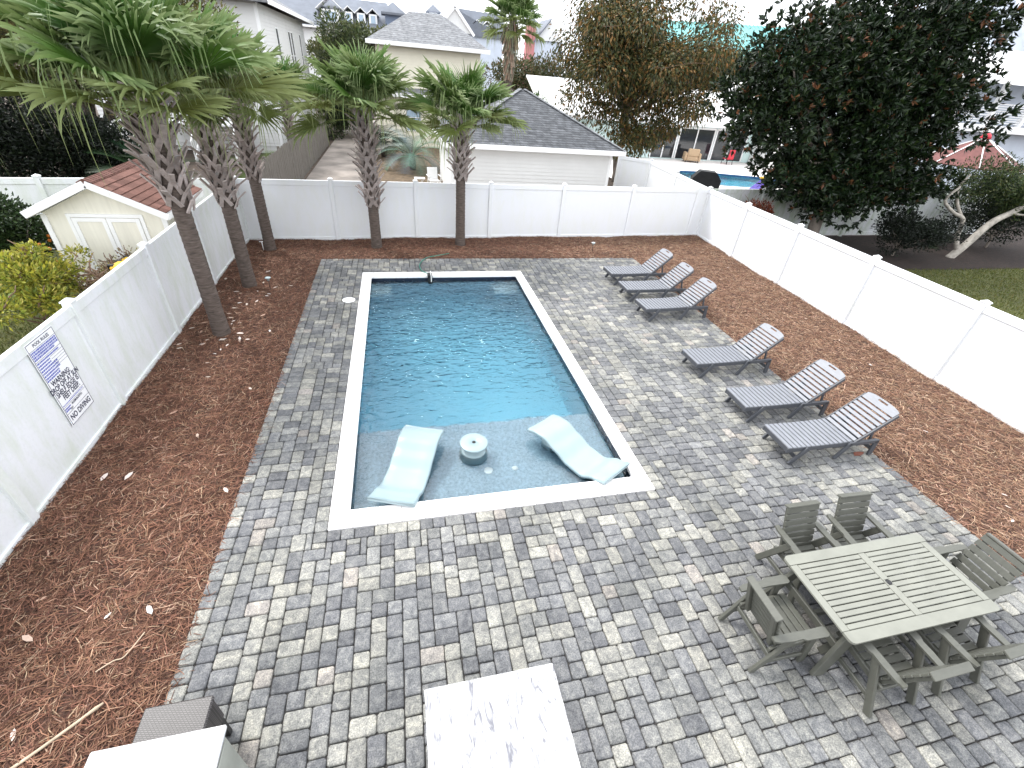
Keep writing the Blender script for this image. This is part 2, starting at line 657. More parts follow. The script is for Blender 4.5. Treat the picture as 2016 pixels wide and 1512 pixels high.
def lump_points(lumps, n, inner=0.45):
    """points through lumpy ellipsoids, denser to the outside; returns points and outward directions"""
    lumps = [(np.array(c, float), np.array(r, float) if hasattr(r, '__len__') else np.array([r] * 3, float)) for c, r in lumps]
    w = np.array([(r[0] * r[1] * r[2]) ** (2 / 3) for _, r in lumps])
    ks = rng.choice(len(lumps), n, p=w / w.sum())
    d = unit(rng.normal(size=(n, 3)))
    rr = inner + (1 - inner) * rng.random((n, 1)) ** 0.6
    rr *= 1 + 0.12 * rng.normal(size=(n, 1))
    C = np.array([l[0] for l in lumps])[ks]
    Rr = np.array([l[1] for l in lumps])[ks]
    return C + d * Rr * rr, d


def random_lumps(c, r, n, size, seed, flat=0.75):
    q = np.random.default_rng(seed)
    out = []
    for i in range(n):
        d = q.normal(size=3)
        d /= np.linalg.norm(d)
        t = q.random() ** 0.45 * 0.82
        p = np.array(c) + d * np.array(r) * t
        s = size * q.uniform(0.65, 1.25)
        out.append((p, (s, s, s * flat)))
    return out


def text_part(name, body, size, mat, parent, m4, sx=1.0, thick=0.0):
    cu = bpy.data.curves.new('t', 'FONT')
    cu.body = body
    cu.size = size
    cu.align_x = 'CENTER'
    cu.align_y = 'CENTER'
    cu.offset = thick
    cu.space_line = 0.85
    cu.resolution_u = 3
    o = bpy.data.objects.new('t', cu)
    col.objects.link(o)
    dg = bpy.context.evaluated_depsgraph_get()
    me = bpy.data.meshes.new_from_object(o.evaluated_get(dg))
    bpy.data.objects.remove(o)
    me.transform(Matrix.Scale(sx, 4, (1, 0, 0)))
    me.transform(m4)
    me.materials.clear()
    me.materials.append(M[mat])
    me.name = name
    return place(name, me, parent)


# ================================================================== SETTING
m_ = 0.0825                       # paver module
PW, PL = 56 * m_, 107 * m_        # pool outside coping
X0, X1 = -15 * m_, PW + 52 * m_   # patio
Y0, Y1 = -52 * m_, PL + 14 * m_
IX0, IX1, IY0, IY1 = 0.23, PW - 0.21, 0.27, PL - 0.29    # inside of the coping


def sheet(name, rects, z, mat):
    b = MB()
    for (x0, y0, x1, y1) in rects:
        b.add([(x0, y0, z), (x1, y0, z), (x1, y1, z), (x0, y1, z)], [(0, 1, 2, 3)])
    return kind(b.build(name, mat), 'structure')


def ring(x0, y0, x1, y1, hx0, hy0, hx1, hy1):
    return [(x0, y0, x1, hy0), (x0, hy1, x1, y1), (x0, hy0, hx0, hy1), (hx1, hy0, x1, hy1)]


NP = (18.6, 21.6, 28.4, 29.3)     # neighbour's pool box
g_rects = []
for (a, b_, c, d) in ring(-900, -900, 900, 900, IX0, IY0, IX1, IY1):
    if d > 800:
        g_rects += ring(a, b_, c, d, *[NP[0], NP[1], NP[2], NP[3]])
    else:
        g_rects.append((a, b_, c, d))
sheet('ground', g_rects, -0.14, 'earth')
sheet('driveway', [(-3.25, 12.8, -0.6, 60)], -0.05, 'concrete')
sheet('dry_yard', [(-0.6, 12.8, 13.2, 46)], -0.07, 'dry_lawn')
sheet('neighbour_deck', ring(14.2, 19.5, 36, 34, *NP), -0.03, 'pool_deck')
sheet('side_bed', [(13.4, 8.75, 46, 19)], -0.09, 'dark_mulch')
sheet('side_lawn', [(12.9, -6, 46, 8.75)], -0.08, 'lawn_soil')
sheet('left_lawn', [(-14, -6, -3.8, 12.0)], -0.08, 'lawn_soil')


def flx(y): return -3.45 - 0.0120 * y
def fry(x): return 11.88 + 0.0524 * x
def frx(y): return 12.466 + 0.0404 * y


# ------------------------------------------------------------------ pine straw beds
def wob(x, y):
    return (np.sin(x * 1.7 + 1.3 * np.sin(y * 0.9)) + np.sin(y * 2.1 + 1.1 * np.sin(x * 1.3)) + 0.6 * np.sin(x * 4.7 + y * 3.9)) / 2.6


def mulch_z(x, y):
    dx = np.minimum(np.minimum(np.abs(x - X0), np.abs(x - X1)), np.where(y > Y1, np.abs(y - Y1), 9))
    e = np.clip(dx / 0.5, 0, 1)
    return -0.03 + e * (0.05 + 0.03 * wob(x, y) + 0.012 * np.sin(x * 11 + y * 7) * np.sin(y * 13 - x * 5))


def mulch_bed():
    xs = np.arange(-3.72, 13.25, 0.09)
    ys = np.arange(-4.4, 12.85, 0.09)
    gx, gy = np.meshgrid(xs, ys)
    z = mulch_z(gx, gy)
    V = np.stack([gx, gy, z], -1).reshape(-1, 3)
    nx = len(xs)
    F = []
    for j in range(len(ys) - 1):
        for i in range(nx - 1):
            cx, cy = xs[i] + .045, ys[j] + .045
            if X0 + 0.02 < cx < X1 - 0.02 and cy < Y1 - 0.02:
                continue
            if cy > fry(cx) + 0.1 or cx > frx(cy) + 0.1 or cx < flx(cy) - 0.12:
                continue
            F.append((j * nx + i, j * nx + i + 1, (j + 1) * nx + i + 1, (j + 1) * nx + i))
    o = npmesh('mulch_bed', V, np.array(F), None, 'mulch_base', None, True)
    kind(o, 'structure')
    # needles
    def pts(n, x0, x1, y0, y1):
        return np.stack([rng.uniform(x0, x1, n), rng.uniform(y0, y1, n)], 1)
    P = np.concatenate([pts(30000, -3.5, X0 + .03, -4.2, 4), pts(20000, -3.6, X0 + .03, 4, 12), pts(26000, X0, X1, Y1 - .03, 12.4),
                        pts(30000, X1 - .03, 13, -4.2, 4), pts(30000, X1 - .03, 13, 4, 12.6)])
    ok = (P[:, 1] < fry(P[:, 0]) - .05) & (P[:, 0] < frx(P[:, 1]) - .05) & (P[:, 0] > flx(P[:, 1]) + .05)
    P = P[ok]
    n = len(P)
    th = rng.uniform(0, 2 * math.pi, n)
    L = rng.uniform(0.09, 0.24, n)
    w = rng.uniform(0.0035, 0.008, n)
    bend = rng.normal(0, 0.5, n)
    z0 = mulch_z(P[:, 0], P[:, 1])
    V = np.empty((n, 6, 3))
    tilt = rng.normal(0, 0.12, n)
    lift = rng.uniform(0.004, 0.028, n)
    cx, cy = P[:, 0].copy(), P[:, 1].copy()
    for k in range(3):
        a = th + bend * (k - 1)
        if k > 0:
            cx = cx + np.cos(a) * L / 2
            cy = cy + np.sin(a) * L / 2
        zz = z0 + lift + np.tan(tilt) * L * (k - 1) * .5 + np.where(k == 1, 0.006, 0)
        for s, q in ((1, 0), (-1, 1)):
            V[:, k * 2 + q, 0] = cx - np.sin(a) * w * .5 * s
            V[:, k * 2 + q, 1] = cy + np.cos(a) * w * .5 * s
            V[:, k * 2 + q, 2] = zz + s * w * rng.uniform(-.5, .5)
    i = np.arange(n)[:, None] * 6
    F = np.concatenate([i + [0, 1, 3, 2], i + [2, 3, 5, 4]], 0)
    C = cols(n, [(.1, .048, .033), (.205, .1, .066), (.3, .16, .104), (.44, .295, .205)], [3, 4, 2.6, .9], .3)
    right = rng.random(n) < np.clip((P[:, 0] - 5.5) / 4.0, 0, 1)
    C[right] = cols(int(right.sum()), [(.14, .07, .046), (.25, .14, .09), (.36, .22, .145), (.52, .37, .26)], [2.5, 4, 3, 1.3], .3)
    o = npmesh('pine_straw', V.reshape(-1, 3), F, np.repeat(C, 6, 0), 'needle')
    kind(o, 'stuff')
    tag(o, 'reddish brown pine straw covering the planting beds around the patio', 'pine straw')


mulch_bed()


# ------------------------------------------------------------------ patio of tumbled pavers
def build_patio():
    patio = sheet('patio', ring(X0, Y0, X1, Y1, 0.02, 0.02, PW - .02, PL - .02), -0.028, 'joint_sand')
    nx, ny = round((X1 - X0) / m_), round((Y1 - Y0) / m_)
    occ = np.zeros((ny + 6, nx + 6), bool)
    occ[ny:, :] = True
    occ[:, nx:] = True
    px0, py0 = round(-X0 / m_), round(-Y0 / m_)
    px1, py1 = px0 + 56, py0 + 107
    occ[py0:py1, px0:px1] = True
    tiles = []

    def put(i, j, w, h):
        occ[j:j + h, i:i + w] = True
        tiles.append((i, j, w, h))

    def course(i0, i1, j0, j1):             # border row of blocks
        hor = (i1 - i0) > (j1 - j0)
        a, e = (i0, i1) if hor else (j0, j1)
        while a < e:
            w = rnd.choice((2, 2, 2, 3))
            if e - a - w == 1 or e - a < w:
                w = e - a if e - a <= 3 else 2
            if hor:
                put(a, j0, w, j1 - j0)
            else:
                put(i0, a, i1 - i0, w)
            a += w
    course(0, 2, 0, ny)
    course(nx - 2, nx, 0, ny)
    course(2, nx - 2, ny - 2, ny)
    course(px0 - 2, px1 + 2, py0 - 2, py0)
    course(px0 - 2, px1 + 2, py1, py1 + 2)
    course(px0 - 2, px0, py0, py1)
    course(px1, px1 + 2, py0, py1)
    for j in range(ny):
        for i in range(nx):
            if occ[j, i]:
                continue
            opts = [(2, 2), (2, 2), (3, 2), (3, 2), (2, 3), (2, 3)]
            rnd.shuffle(opts)
            done = False
            for lvl in (0, 1):
                for (w, h) in opts:
                    if occ[j:j + h, i:i + w].any():
                        continue
                    if lvl == 0:
                        if not occ[j, i + w] and occ[j, i + w + 1]:
                            continue
                        if i > 0 and not occ[j + h - 1, i - 1] and (i < 2 or occ[j + h - 1, i - 2]):
                            continue
                        if (~occ[j + h, i:i + w]).any() and occ[j + h + 1, i:i + w].any():
                            continue
                    put(i, j, w, h)
                    done = True
                    break
                if done:
                    break
            if not done:
                for (w, h) in ((1, 3), (1, 2), (3, 1), (2, 1), (1, 1)):
                    if not occ[j:j + h, i:i + w].any():
                        put(i, j, w, h)
                        break
    pal = [((.112, .113, .120), 2.6), ((.136, .137, .142), 3.4), ((.162, .162, .160), 3.0), ((.192, .189, .178), 2.5), ((.228, .222, .204), 1.5), ((.225, .207, .193), .25)]
    cs, ws = [p[0] for p in pal], [p[1] for p in pal]
    items = []
    for (i, j, w, h) in tiles:
        x0, y0 = X0 + i * m_, Y0 + j * m_
        wx, wy = w * m_, h * m_
        cx, cy = x0 + wx / 2, y0 + wy / 2
        c = rnd.choices(cs, ws)[0]
        k = rnd.uniform(1.02, 1.38)
        c = tuple(q * k for q in c)
        d = (Vector((cx, cy, 0)) - CAM)
        q = Vector((d.dot(r2), d.dot(u2), d.dot(fwd)))
        vis = q.z > .1 and abs(q.x / q.z) < 1.14 and abs(q.y / q.z) < .86
        hidden = (cx < -0.2 and cy < -1.9) or (1.0 < cx < 2.4 and cy < -1.75) or (5.0 < cx < 7.2 and -3.0 < cy < -0.8)
        score = wx * wy / d.length ** 3 if vis and not hidden else 0
        items.append((score, cx, cy, wx, wy, c))
    items.sort(key=lambda t: -t[0])

    def paver(b, cx, cy, wx, wy, c):
        g = rnd.uniform(.003, .006)
        hx, hy = wx / 2 - g, wy / 2 - g
        r = min(hx, hy) * rnd.uniform(.1, .24)
        j = lambda s=.0035: rnd.uniform(-s, s)
        z = rnd.uniform(-.003, .002)
        tx, ty = rnd.uniform(-.012, .012), rnd.uniform(-.012, .012)
        out = []
        for sx, sy in ((1, 1), (-1, 1), (-1, -1), (1, -1)):
            a, bb = (sx * (hx + j()), sy * (hy - r)), (sx * (hx - r), sy * (hy + j()))
            out += [a, bb] if sx * sy > 0 else [bb, a]
        n = 8
        V = []
        for (ins, zz) in ((0, -.03), (0, -.010), (.008, -.0015), (.02, 0.001)):
            for (x, y) in out:
                f = 1 - ins / max(hx, .03), 1 - ins / max(hy, .03)
                X, Y = x * f[0], y * f[1]
                V.append((cx + X, cy + Y, z + zz + (tx * X + ty * Y if zz > -.02 else 0)))
        F = [(k + l * n, (k + 1) % n + l * n, (k + 1) % n + (l + 1) * n, k + (l + 1) * n) for l in range(3) for k in range(n)]
        F.append(tuple(range(3 * n, 4 * n)))
        b.add(V, F, True, c)
    for (s, cx, cy, wx, wy, c) in items[:300]:
        b = MB()
        paver(b, 0, 0, wx, wy, c)
        b.build('paver', 'paver', patio, (cx, cy, 0))
    b = MB()
    for (s, cx, cy, wx, wy, c) in items[300:]:
        paver(b, cx, cy, wx, wy, c)
    kind(b.build('paver_field', 'paver', patio), 'stuff')


build_patio()


# ------------------------------------------------------------------ swimming pool
def build_pool():
    p = thing('swimming_pool', 'rectangular in-ground pool with white coping and a shallow grey sun shelf', 'swimming pool')
    WZ, SH, SY, FZ = -0.14, -0.36, 2.2, -1.5
    b = MB()
    # shell: walls with thickness, floor
    T = 0.12
    for (x0, y0, x1, y1) in ((IX0 - T, IY0 - T, IX0, IY1 + T), (IX1, IY0 - T, IX1 + T, IY1 + T), (IX0, IY0 - T, IX1, IY0), (IX0, IY1, IX1, IY1 + T)):
        b.box(x0, y0, FZ - .1, x1, y1, -.30)
    b.box(IX0, IY0, FZ - .1, IX1, IY1, FZ)
    b.build('basin', 'pool_plaster', p)
    b = MB()
    for (x0, y0, x1, y1) in ((IX0 - T, IY0 - T, IX0 + .004, IY1 + T), (IX1 - .004, IY0 - T, IX1 + T, IY1 + T), (IX0 + .004, IY0 - T, IX1 - .004, IY0 + .004), (IX0 + .004, IY1 - .004, IX1 - .004, IY1 + T)):
        b.box(x0, y0, -.30, x1, y1, -.05)
    b.build('tile_band', 'pool_tile', p)
    MB().box(IX0 + .001, IY0 + .001, FZ, IX1 - .001, SY, SH, .015).build('sun_shelf', 'shelf_plaster', p)
    for x0, x1 in ((IX0 + .001, IX0 + .55), (IX1 - .75, IX1 - .001)):
        MB().box(x0, IY1 - .55, FZ, x1, IY1 - .001, -.5, .02).build('bench', 'pool_plaster', p)
    MB().box(IX0 - .002, IY0 - .002, FZ - .002, IX1 + .002, IY1 + .002, WZ).build('water', 'pool_water', p)
    # coping stones
    b = MB()
    for (x0, y0, x1, y1) in ring(.004, .004, PW - .004, PL - .004, IX0 + .01, IY0 + .01, IX1 - .01, IY1 - .01):
        b.box(x0, y0, -.05, x1, y1, .002)
    b.build('coping_bed', 'coping_joint', p)
    gp = .0015

    def stone(x0, y0, x1, y1):
        MB().box(x0 + gp, y0 + gp, -.052, x1 - gp, y1 - gp, .012, .008).build('coping_stone', 'coping', p)
    n = 15
    ov = .025
    for k in range(n):
        a, c = PW * k / n, PW * (k + 1) / n
        stone(a, 0, c, IY0 + ov)
        stone(a, IY1 - ov, c, PL)
    n = 27
    for k in range(n):
        a = IY0 + ov + (IY1 - IY0 - 2 * ov) * k / n
        c = IY0 + ov + (IY1 - IY0 - 2 * ov) * (k + 1) / n
        stone(0, a, IX0 + ov, c)
        stone(IX1 - ov, a, PW, c)
    # bubbler fittings on the shelf
    for (x, y, r) in ((2.27, 1.0, .075), (2.7, 1.0, .05)):
        MB().lathe([(r, SH), (r, SH + .012), (r * .8, SH + .02), (0.01, SH + .024)], 16, x, y).build('bubbler', 'white_plastic', p)
    # skimmer lid in the paving beside it
    t = MB().lathe([(.155, .001), (.155, .008), (.145, .012), (.01, .013)], 28, -.24, 7.0).build('skimmer_lid', 'white_plastic')
    tag(t, 'round white skimmer lid set in the pavers beside the pool', 'lid')

    # in-pool loungers
    def ledge_lounger(loc, rz, label):
        t = thing('ledge_lounger', label, 'pool lounger', loc, rz, 'loungers standing on the sun shelf')
        prof = []
        N = 28
        Lc = 1.62
        def zf(s):
            # foot end lifted, dip at the seat, hump under the knees, tip falling
            pts = [(0, .20), (.12, .13), (.28, .0), (.45, .02), (.62, .12), (.78, .21), (.9, .2), (1, .15)]
            for (a, za), (c, zc) in zip(pts, pts[1:]):
                if s <= c:
                    u = (s - a) / (c - a)
                    u = u * u * (3 - 2 * u)
                    return za + (zc - za) * u
            return pts[-1][1]
        V, F = [], []
        W = 0.33
        for k in range(N + 1):
            s = k / N
            z = zf(s)
            wv = W * (1 - .04 * math.sin(math.pi * s))
            for (yy, dz) in ((-wv, -.012), (-wv + .03, 0), (-wv * .5, -.008), (0, -.014), (wv * .5, -.008), (wv - .03, 0), (wv, -.012), (wv, -.055), (wv - .02, -.065), (-wv + .02, -.065), (-wv, -.055)):
                V.append((s * Lc, yy, z + dz))
        n = 11
        for k in range(N):
            for q in range(n):
                F.append((k * n + q, k * n + (q + 1) % n, (k + 1) * n + (q + 1) % n, (k + 1) * n + q))
        F.append(tuple(range(n)))
        F.append(tuple(N * n + q for q in range(n - 1, -1, -1)))
        MB().add(V, F, True).build('shell', 'resin_mint', t)
        MB().box(.36, -.2, -.22, .8, .2, -.06, .03).build('base', 'resin_mint', t)
        MB().box(1.15, -.2, -.22, 1.4, .2, .11, .03).build('base', 'resin_mint', t)
        return t
    zl = -.085
    def oriented(p0, p1):
        return math.atan2(p1[1] - p0[1], p1[0] - p0[0])
    a0, a1 = (.79, .27), (1.29, 1.70)
    ledge_lounger((a0[0], a0[1], zl), oriented(a0, a1), 'mint in-pool lounger with its foot end inside the coping, nearer the palms')
    a0, a1 = (4.13, .32), (3.33, 1.64)
    ledge_lounger((a0[0], a0[1], zl), oriented(a0, a1), 'mint in-pool lounger whose foot end overhangs the coping corner')
    t = thing('drink_table', 'small round mint drink table standing in the shallow water between the two loungers', 'table', (2.08, 1.36, SH))
    MB().lathe([(.22, 0), (.228, .03), (.235, .1), (.22, .2), (.18, .235), (.12, .25), (.105, .28), (.115, .31), (.16, .335)], 32).build('pedestal', 'resin_mint', t)
    MB().lathe([(.16, .335), (.205, .345), (.228, .365), (.23, .385), (.215, .398), (.035, .4), (.03, .38)], 40).build('top', 'resin_mint', t)
    MB().lathe([(.028, .381), (.027, .398), (.01, .3985)], 16).build('hole', 'black_plastic', t)


build_pool()


# ------------------------------------------------------------------ vinyl fences
def vinyl_fence(label, pts, mat, H=1.83, zb=-.05, skip_first=False, grooves=True):
    f = thing('vinyl_fence', label, 'fence', (pts[0][0], pts[0][1], 0))
    o = Vector((pts[0][0], pts[0][1], 0))
    for k, (x, y) in enumerate(pts):
        if k == 0 and skip_first:
            continue
        x, y = x - o.x, y - o.y
        q = MB().box(-.0635, -.0635, zb - .1, .0635, .0635, H + .02, .006)
        pst = q.build('post', mat, f, (x, y, 0))
        c = MB().box(-.075, -.075, H + .02, .075, .075, H + .045, .006)
        a = .068
        c.add([(-a, -a, H + .045), (a, -a, H + .045), (a, a, H + .045), (-a, a, H + .045), (0, 0, H + .085)], [(0, 1, 4), (1, 2, 4), (2, 3, 4), (3, 0, 4)])
        c.build('cap', mat, pst)
    for (x0, y0), (x1, y1) in zip(pts, pts[1:]):
        d = Vector((x1 - x0, y1 - y0, 0))
        L = d.length
        rz = math.atan2(d.y, d.x)
        loc = (x0 - o.x, y0 - o.y, 0)
        MB().box(.06, -.035, zb, L - .06, .035, zb + .15, .006).build('bottom_rail', mat, f, loc, rz)
        MB().box(.06, -.035, H - .17, L - .06, .035, H - .015, .006).build('top_rail', mat, f, loc, rz)
        b = MB().box(.06, -.012, zb + .149, L - .06, .012, H - .169)
        b.build('panel', mat, f, loc, rz)
    return f


LP = [-4.2, -1.75, .665, 3.05, 5.55, 8.1, 10.55]
vinyl_fence('grimy white vinyl privacy fence beside the palms, with the pool rules sign on it', [(flx(y), y) for y in LP] + [(flx(11.7) + .02, fry(-3.5))], 'vinyl_grimy')
vinyl_fence('white vinyl privacy fence across the far end of the yard', [(flx(11.7) + .02, fry(-3.5))] + [(x, fry(x)) for x in (-.9, 1.68, 4.21, 6.88, 9.65, 12.45)] + [(12.96, fry(12.96))], 'vinyl_white', skip_first=True)
vinyl_fence('bright white vinyl privacy fence behind the row of chaise loungers', [(12.96, fry(12.96))] + [(frx(y), y) for y in (10.08, 7.5, 4.75, 2.1, -.5, -3.1)], 'vinyl_white', skip_first=True)
vinyl_fence('white vinyl fence running from the yard corner towards the garage', [(12.96, fry(12.96)), (13.35, 15.8), (13.7, 19.0), (12.5, 20.2)], 'vinyl_white', skip_first=True)
vinyl_fence('stained old white vinyl fence behind the magnolia trunk', [(12.96, fry(12.96))] + [(13.2 + 2.5 * k, 12.75 + .1 * k) for k in range(1, 7)] + [(30.3, 13.6)], 'vinyl_old', skip_first=True)
vinyl_fence('white vinyl fence behind the cream shed', [(flx(11.7) + .02, fry(-3.5)), (-5.6, 11.4), (-8.0, 11.0), (-10.4, 10.7), (-12.8, 10.4)], 'vinyl_grimy', skip_first=True)


# ------------------------------------------------------------------ pool rules sign
def build_sign():
    W, H = .57, 1.26
    s = thing('pool_rules_sign', 'white pool rules sign with dark blue lettering and no diving notice', 'sign', (flx(2.2) + .03, 2.2, 1.14), math.atan2(1, -.012))
    # local: x along the fence towards +y ... text reads from inside the yard
    rot = Matrix.Rotation(math.pi, 4, 'Z') @ Matrix.Rotation(math.pi / 2, 4, 'X')
    # after the thing's rz=90deg, local -y faces the yard (+x)
    rot = Matrix.Rotation(math.pi / 2, 4, 'X')
    MB().box(-W / 2, -.008, -H / 2, W / 2, 0, H / 2, .002).build('panel', 'sign_white', s)
    def bar(x0, z0, x1, z1, mat='sign_navy', name='rule_line', y=-.0095):
        MB().box(x0, y, z0, x1, -.0078, z1).build(name, mat, s)
    e, t = .008, .007
    bar(-W / 2 + e, H / 2 - e - t, W / 2 - e, H / 2 - e, name='border')
    bar(-W / 2 + e, -H / 2 + e, W / 2 - e, -H / 2 + e + t, name='border')
    bar(-W / 2 + e, -H / 2 + e + t, -W / 2 + e + t, H / 2 - e - t, name='border')
    bar(W / 2 - e - t, -H / 2 + e + t, W / 2 - e, H / 2 - e - t, name='border')
    zt = lambda v: H / 2 - v * H              # v from the top, 0..1
    for v in (.085, .205, .86):
        bar(-W / 2 + .015, zt(v) - .002, W / 2 - .015, zt(v) + .002)
    for v in (.245, .275, .305, .335, .365):
        bar(.0, zt(v) - .0015, W / 2 - .015, zt(v) + .0015)
    for v in (.74, .775):
        bar(-W / 2 + .015 if v > .75 else -.1, zt(v) - .0015, W / 2 - .015, zt(v) + .0015)
    def T(txt, v, size, sx, x=0, mat='sign_navy', th=.0):
        text_part('lettering', txt, size, mat, s, Matrix.Translation((x, -.0098, zt(v))) @ rot, sx, th)
    T('POOL RULES', .05, .062, .95, 0, th=.0012)
    T('WARNING:', .487, .104, .78, -.02, th=.003)
    T('DROP OFF AT SUN', .555, .104, .72, 0, th=.003)
    T('SHELF EDGE IS', .622, .104, .76, 0, th=.003)
    T('FEET DEEP.', .69, .104, .76, .02, th=.003)
    T('MAXIMUM DEPTH:', .80, .05, .62, .03, th=.001)
    T('FEET', .84, .045, .62, -.13, th=.001)
    T('NO DIVING', .922, .115, .8, 0, th=.003)
    # small print too fine to read: rows of short blue marks
    q = random.Random(3)
    b = MB()
    def row(v, x0, x1, h):
        x = x0
        while x < x1:
            w = q.uniform(.012, .035)
            b.box(x, -.0094, zt(v) - h, min(x + w, x1), -.0078, zt(v) + h)
            x += w + q.uniform(.005, .01)
    for v in (.105, .13, .155, .18):
        row(v, -W / 2 + .025, W / 2 - .025 - (.1 if v == .18 else 0), .0115)
    for v in (.225, .255, .285):
        row(v, -W / 2 + .025, -.02 if v > .23 else .2, .0105)
    for v in (.315, .345, .375, .405, .432):
        row(v, -W / 2 + .025, .08 if v < .4 else .03, .0115)
    row(.755, -W / 2 + .025, W / 2 - .05, .006)
    row(.80, -W / 2 + .025, -.13, .0105)
    row(.825, -W / 2 + .025, -.16, .0105)
    kind(b.build('small_print', 'sign_blue', s), 'stuff')


build_sign()


# ------------------------------------------------------------------ chaise loungers
def make_chaise():
    t = thing('chaise_lounger', 'x', 'chaise lounger', (0, 0, 0), 0, 'chaise loungers along the straw bed')
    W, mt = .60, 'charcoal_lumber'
    zs = .345
    hx = 1.27
    for s in (-1, 1):
        y = s * (W / 2 - .015)
        MB().beam((0, y, zs - .055), (1.80, y, zs - .055), .032, .085).build('side_rail', mt, t)
        MB().beam((.38, s * (W / 2 + .018), zs - .03), (.14, s * (W / 2 + .018), 0.004), .034, .085, (1, 0, 0)).build('leg', mt, t)
        MB().beam((1.24, s * (W / 2 + .018), zs - .02), (1.05, s * (W / 2 + .018), 0.004), .034, .085, (1, 0, 0)).build('leg', mt, t)
        MB().beam((1.20, s * (W / 2 + .018), zs - .035), (1.80, s * (W / 2 + .018), zs - .035), .034, .07).build('back_rail', mt, t)
        MB().beam((1.76, s * (W / 2 + .018), zs - .02), (1.79, s * (W / 2 + .018), 0.004), .034, .09, (1, 0, 0)).build('leg', mt, t)
    MB().beam((.02, -W / 2, zs - .05), (.02, W / 2, zs - .05), .03, .085).build('end_rail', mt, t)
    MB().beam((.24, -W / 2, .12), (.24, W / 2, .12), .03, .07).build('stretcher', mt, t)
    MB().beam((1.74, -W / 2, .16), (1.74, W / 2, .16), .03, .07).build('stretcher', mt, t)
    # seat slats, dipping slightly towards the hinge
    n = 14
    sp = hx / n
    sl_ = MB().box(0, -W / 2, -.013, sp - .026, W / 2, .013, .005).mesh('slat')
    sl_.materials.append(M['charcoal_slat_sheen'])
    for k in range(n):
        u = k / (n - 1)
        z = zs - .012 * math.sin(math.pi * u)
        place('slat', sl_, t, (k * sp + .004, 0, z))
    # backrest
    ang = R(42)
    BL = .80
    bk = thing('backrest', 'x', 'x')
    del bk['label']
    del bk['category']
    bk.parent = t
    bk.location = (hx + .01, 0, zs - .005)
    bk.rotation_euler = (0, -ang, 0)
    for s in (-1, 1):
        MB().box(0, s * (W / 2 + .002), -.05, BL - .03, s * (W / 2 + .03), .006, .006).build('back_frame', mt, bk)
    n = 8
    sp = (BL - .13) / n
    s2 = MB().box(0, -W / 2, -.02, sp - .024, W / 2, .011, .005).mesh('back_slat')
    s2.materials.append(M['charcoal_slat_sheen'])
    for k in range(n):
        place('slat', s2, bk, (k * sp + .01, 0, 0))
    # head slat with a curved top and a hand hole
    b = MB()
    x0 = n * sp + .01
    N = 14
    for (zz) in (0,):
        outer = []
        for k in range(N + 1):
            y = -W / 2 + W * k / N
            outer.append((x0 + .12 + .04 * (1 - abs(y / (W / 2)) ** 3.4), y))
        hole = .07
        segs = []
        for k in range(N):
            (xa, ya), (xb, yb) = outer[k], outer[k + 1]
            ym = (ya + yb) / 2
            if abs(ym) < hole:
                segs.append([(x0, ya), (x0, yb), (x0 + .1, yb), (x0 + .1, ya)])
                segs.append([(x0 + .13, ya), (x0 + .13, yb), (xb, yb), (xa, ya)])
            else:
                segs.append([(x0, ya), (x0, yb), (xb, yb), (xa, ya)])
        for sgm in segs:
            b.prism([(p[0], p[1]) for p in sgm], 'z', -.011, .011)
    b.build('head_slat', 'charcoal_slat_sheen', bk)
    for s in (-1, 1):
        p1 = Vector((hx + .01 + math.cos(ang) * .48, s * (W / 2 - .06), zs - .06 + math.sin(ang) * .48))
        MB().beam(p1, (hx + .46, s * (W / 2 - .06), zs - .12), .025, .045, (1, 0, 0)).build('prop', mt, t)
    return t


CH = [(6.98, .49, 0, 'charcoal slatted chaise lounger closest to the dining table'),
      (6.97, 1.57, 0, 'charcoal slatted chaise lounger second from the dining table'),
      (6.88, 3.03, 1.5, 'charcoal slatted chaise lounger third from the dining table, after a small gap'),
      (7.0, 5.60, 3, 'charcoal slatted chaise lounger fourth from the dining table, beyond the wide gap'),
      (7.03, 6.80, 1, 'charcoal slatted chaise lounger fifth from the dining table, in the far trio'),
      (7.05, 7.95, 2, 'charcoal slatted chaise lounger farthest from the dining table, at the end of the row')]
c0 = make_chaise()
for k, (x, y, a, lb) in enumerate(CH):
    if k == 0:
        c0.location = (x, y, 0)
        c0['label'] = lb
    else:
        dup(c0, (x, y, 0), R(a), lb)
rl = MB().add([(-.11, -.03, 0), (-.02, -.05, .012), (.09, -.02, .004), (.13, .02, .015), (.02, .05, .006), (-.08, .03, .014)], [(0, 1, 5), (1, 4, 5), (1, 2, 4), (2, 3, 4)], c=(.16, .05, .03)).build('fallen_leaf', 'dry_leaf', None, (8.58, .2, .008))
tag(rl, 'large red-brown fallen leaf on the pavers under the chaise lounger', 'leaf')


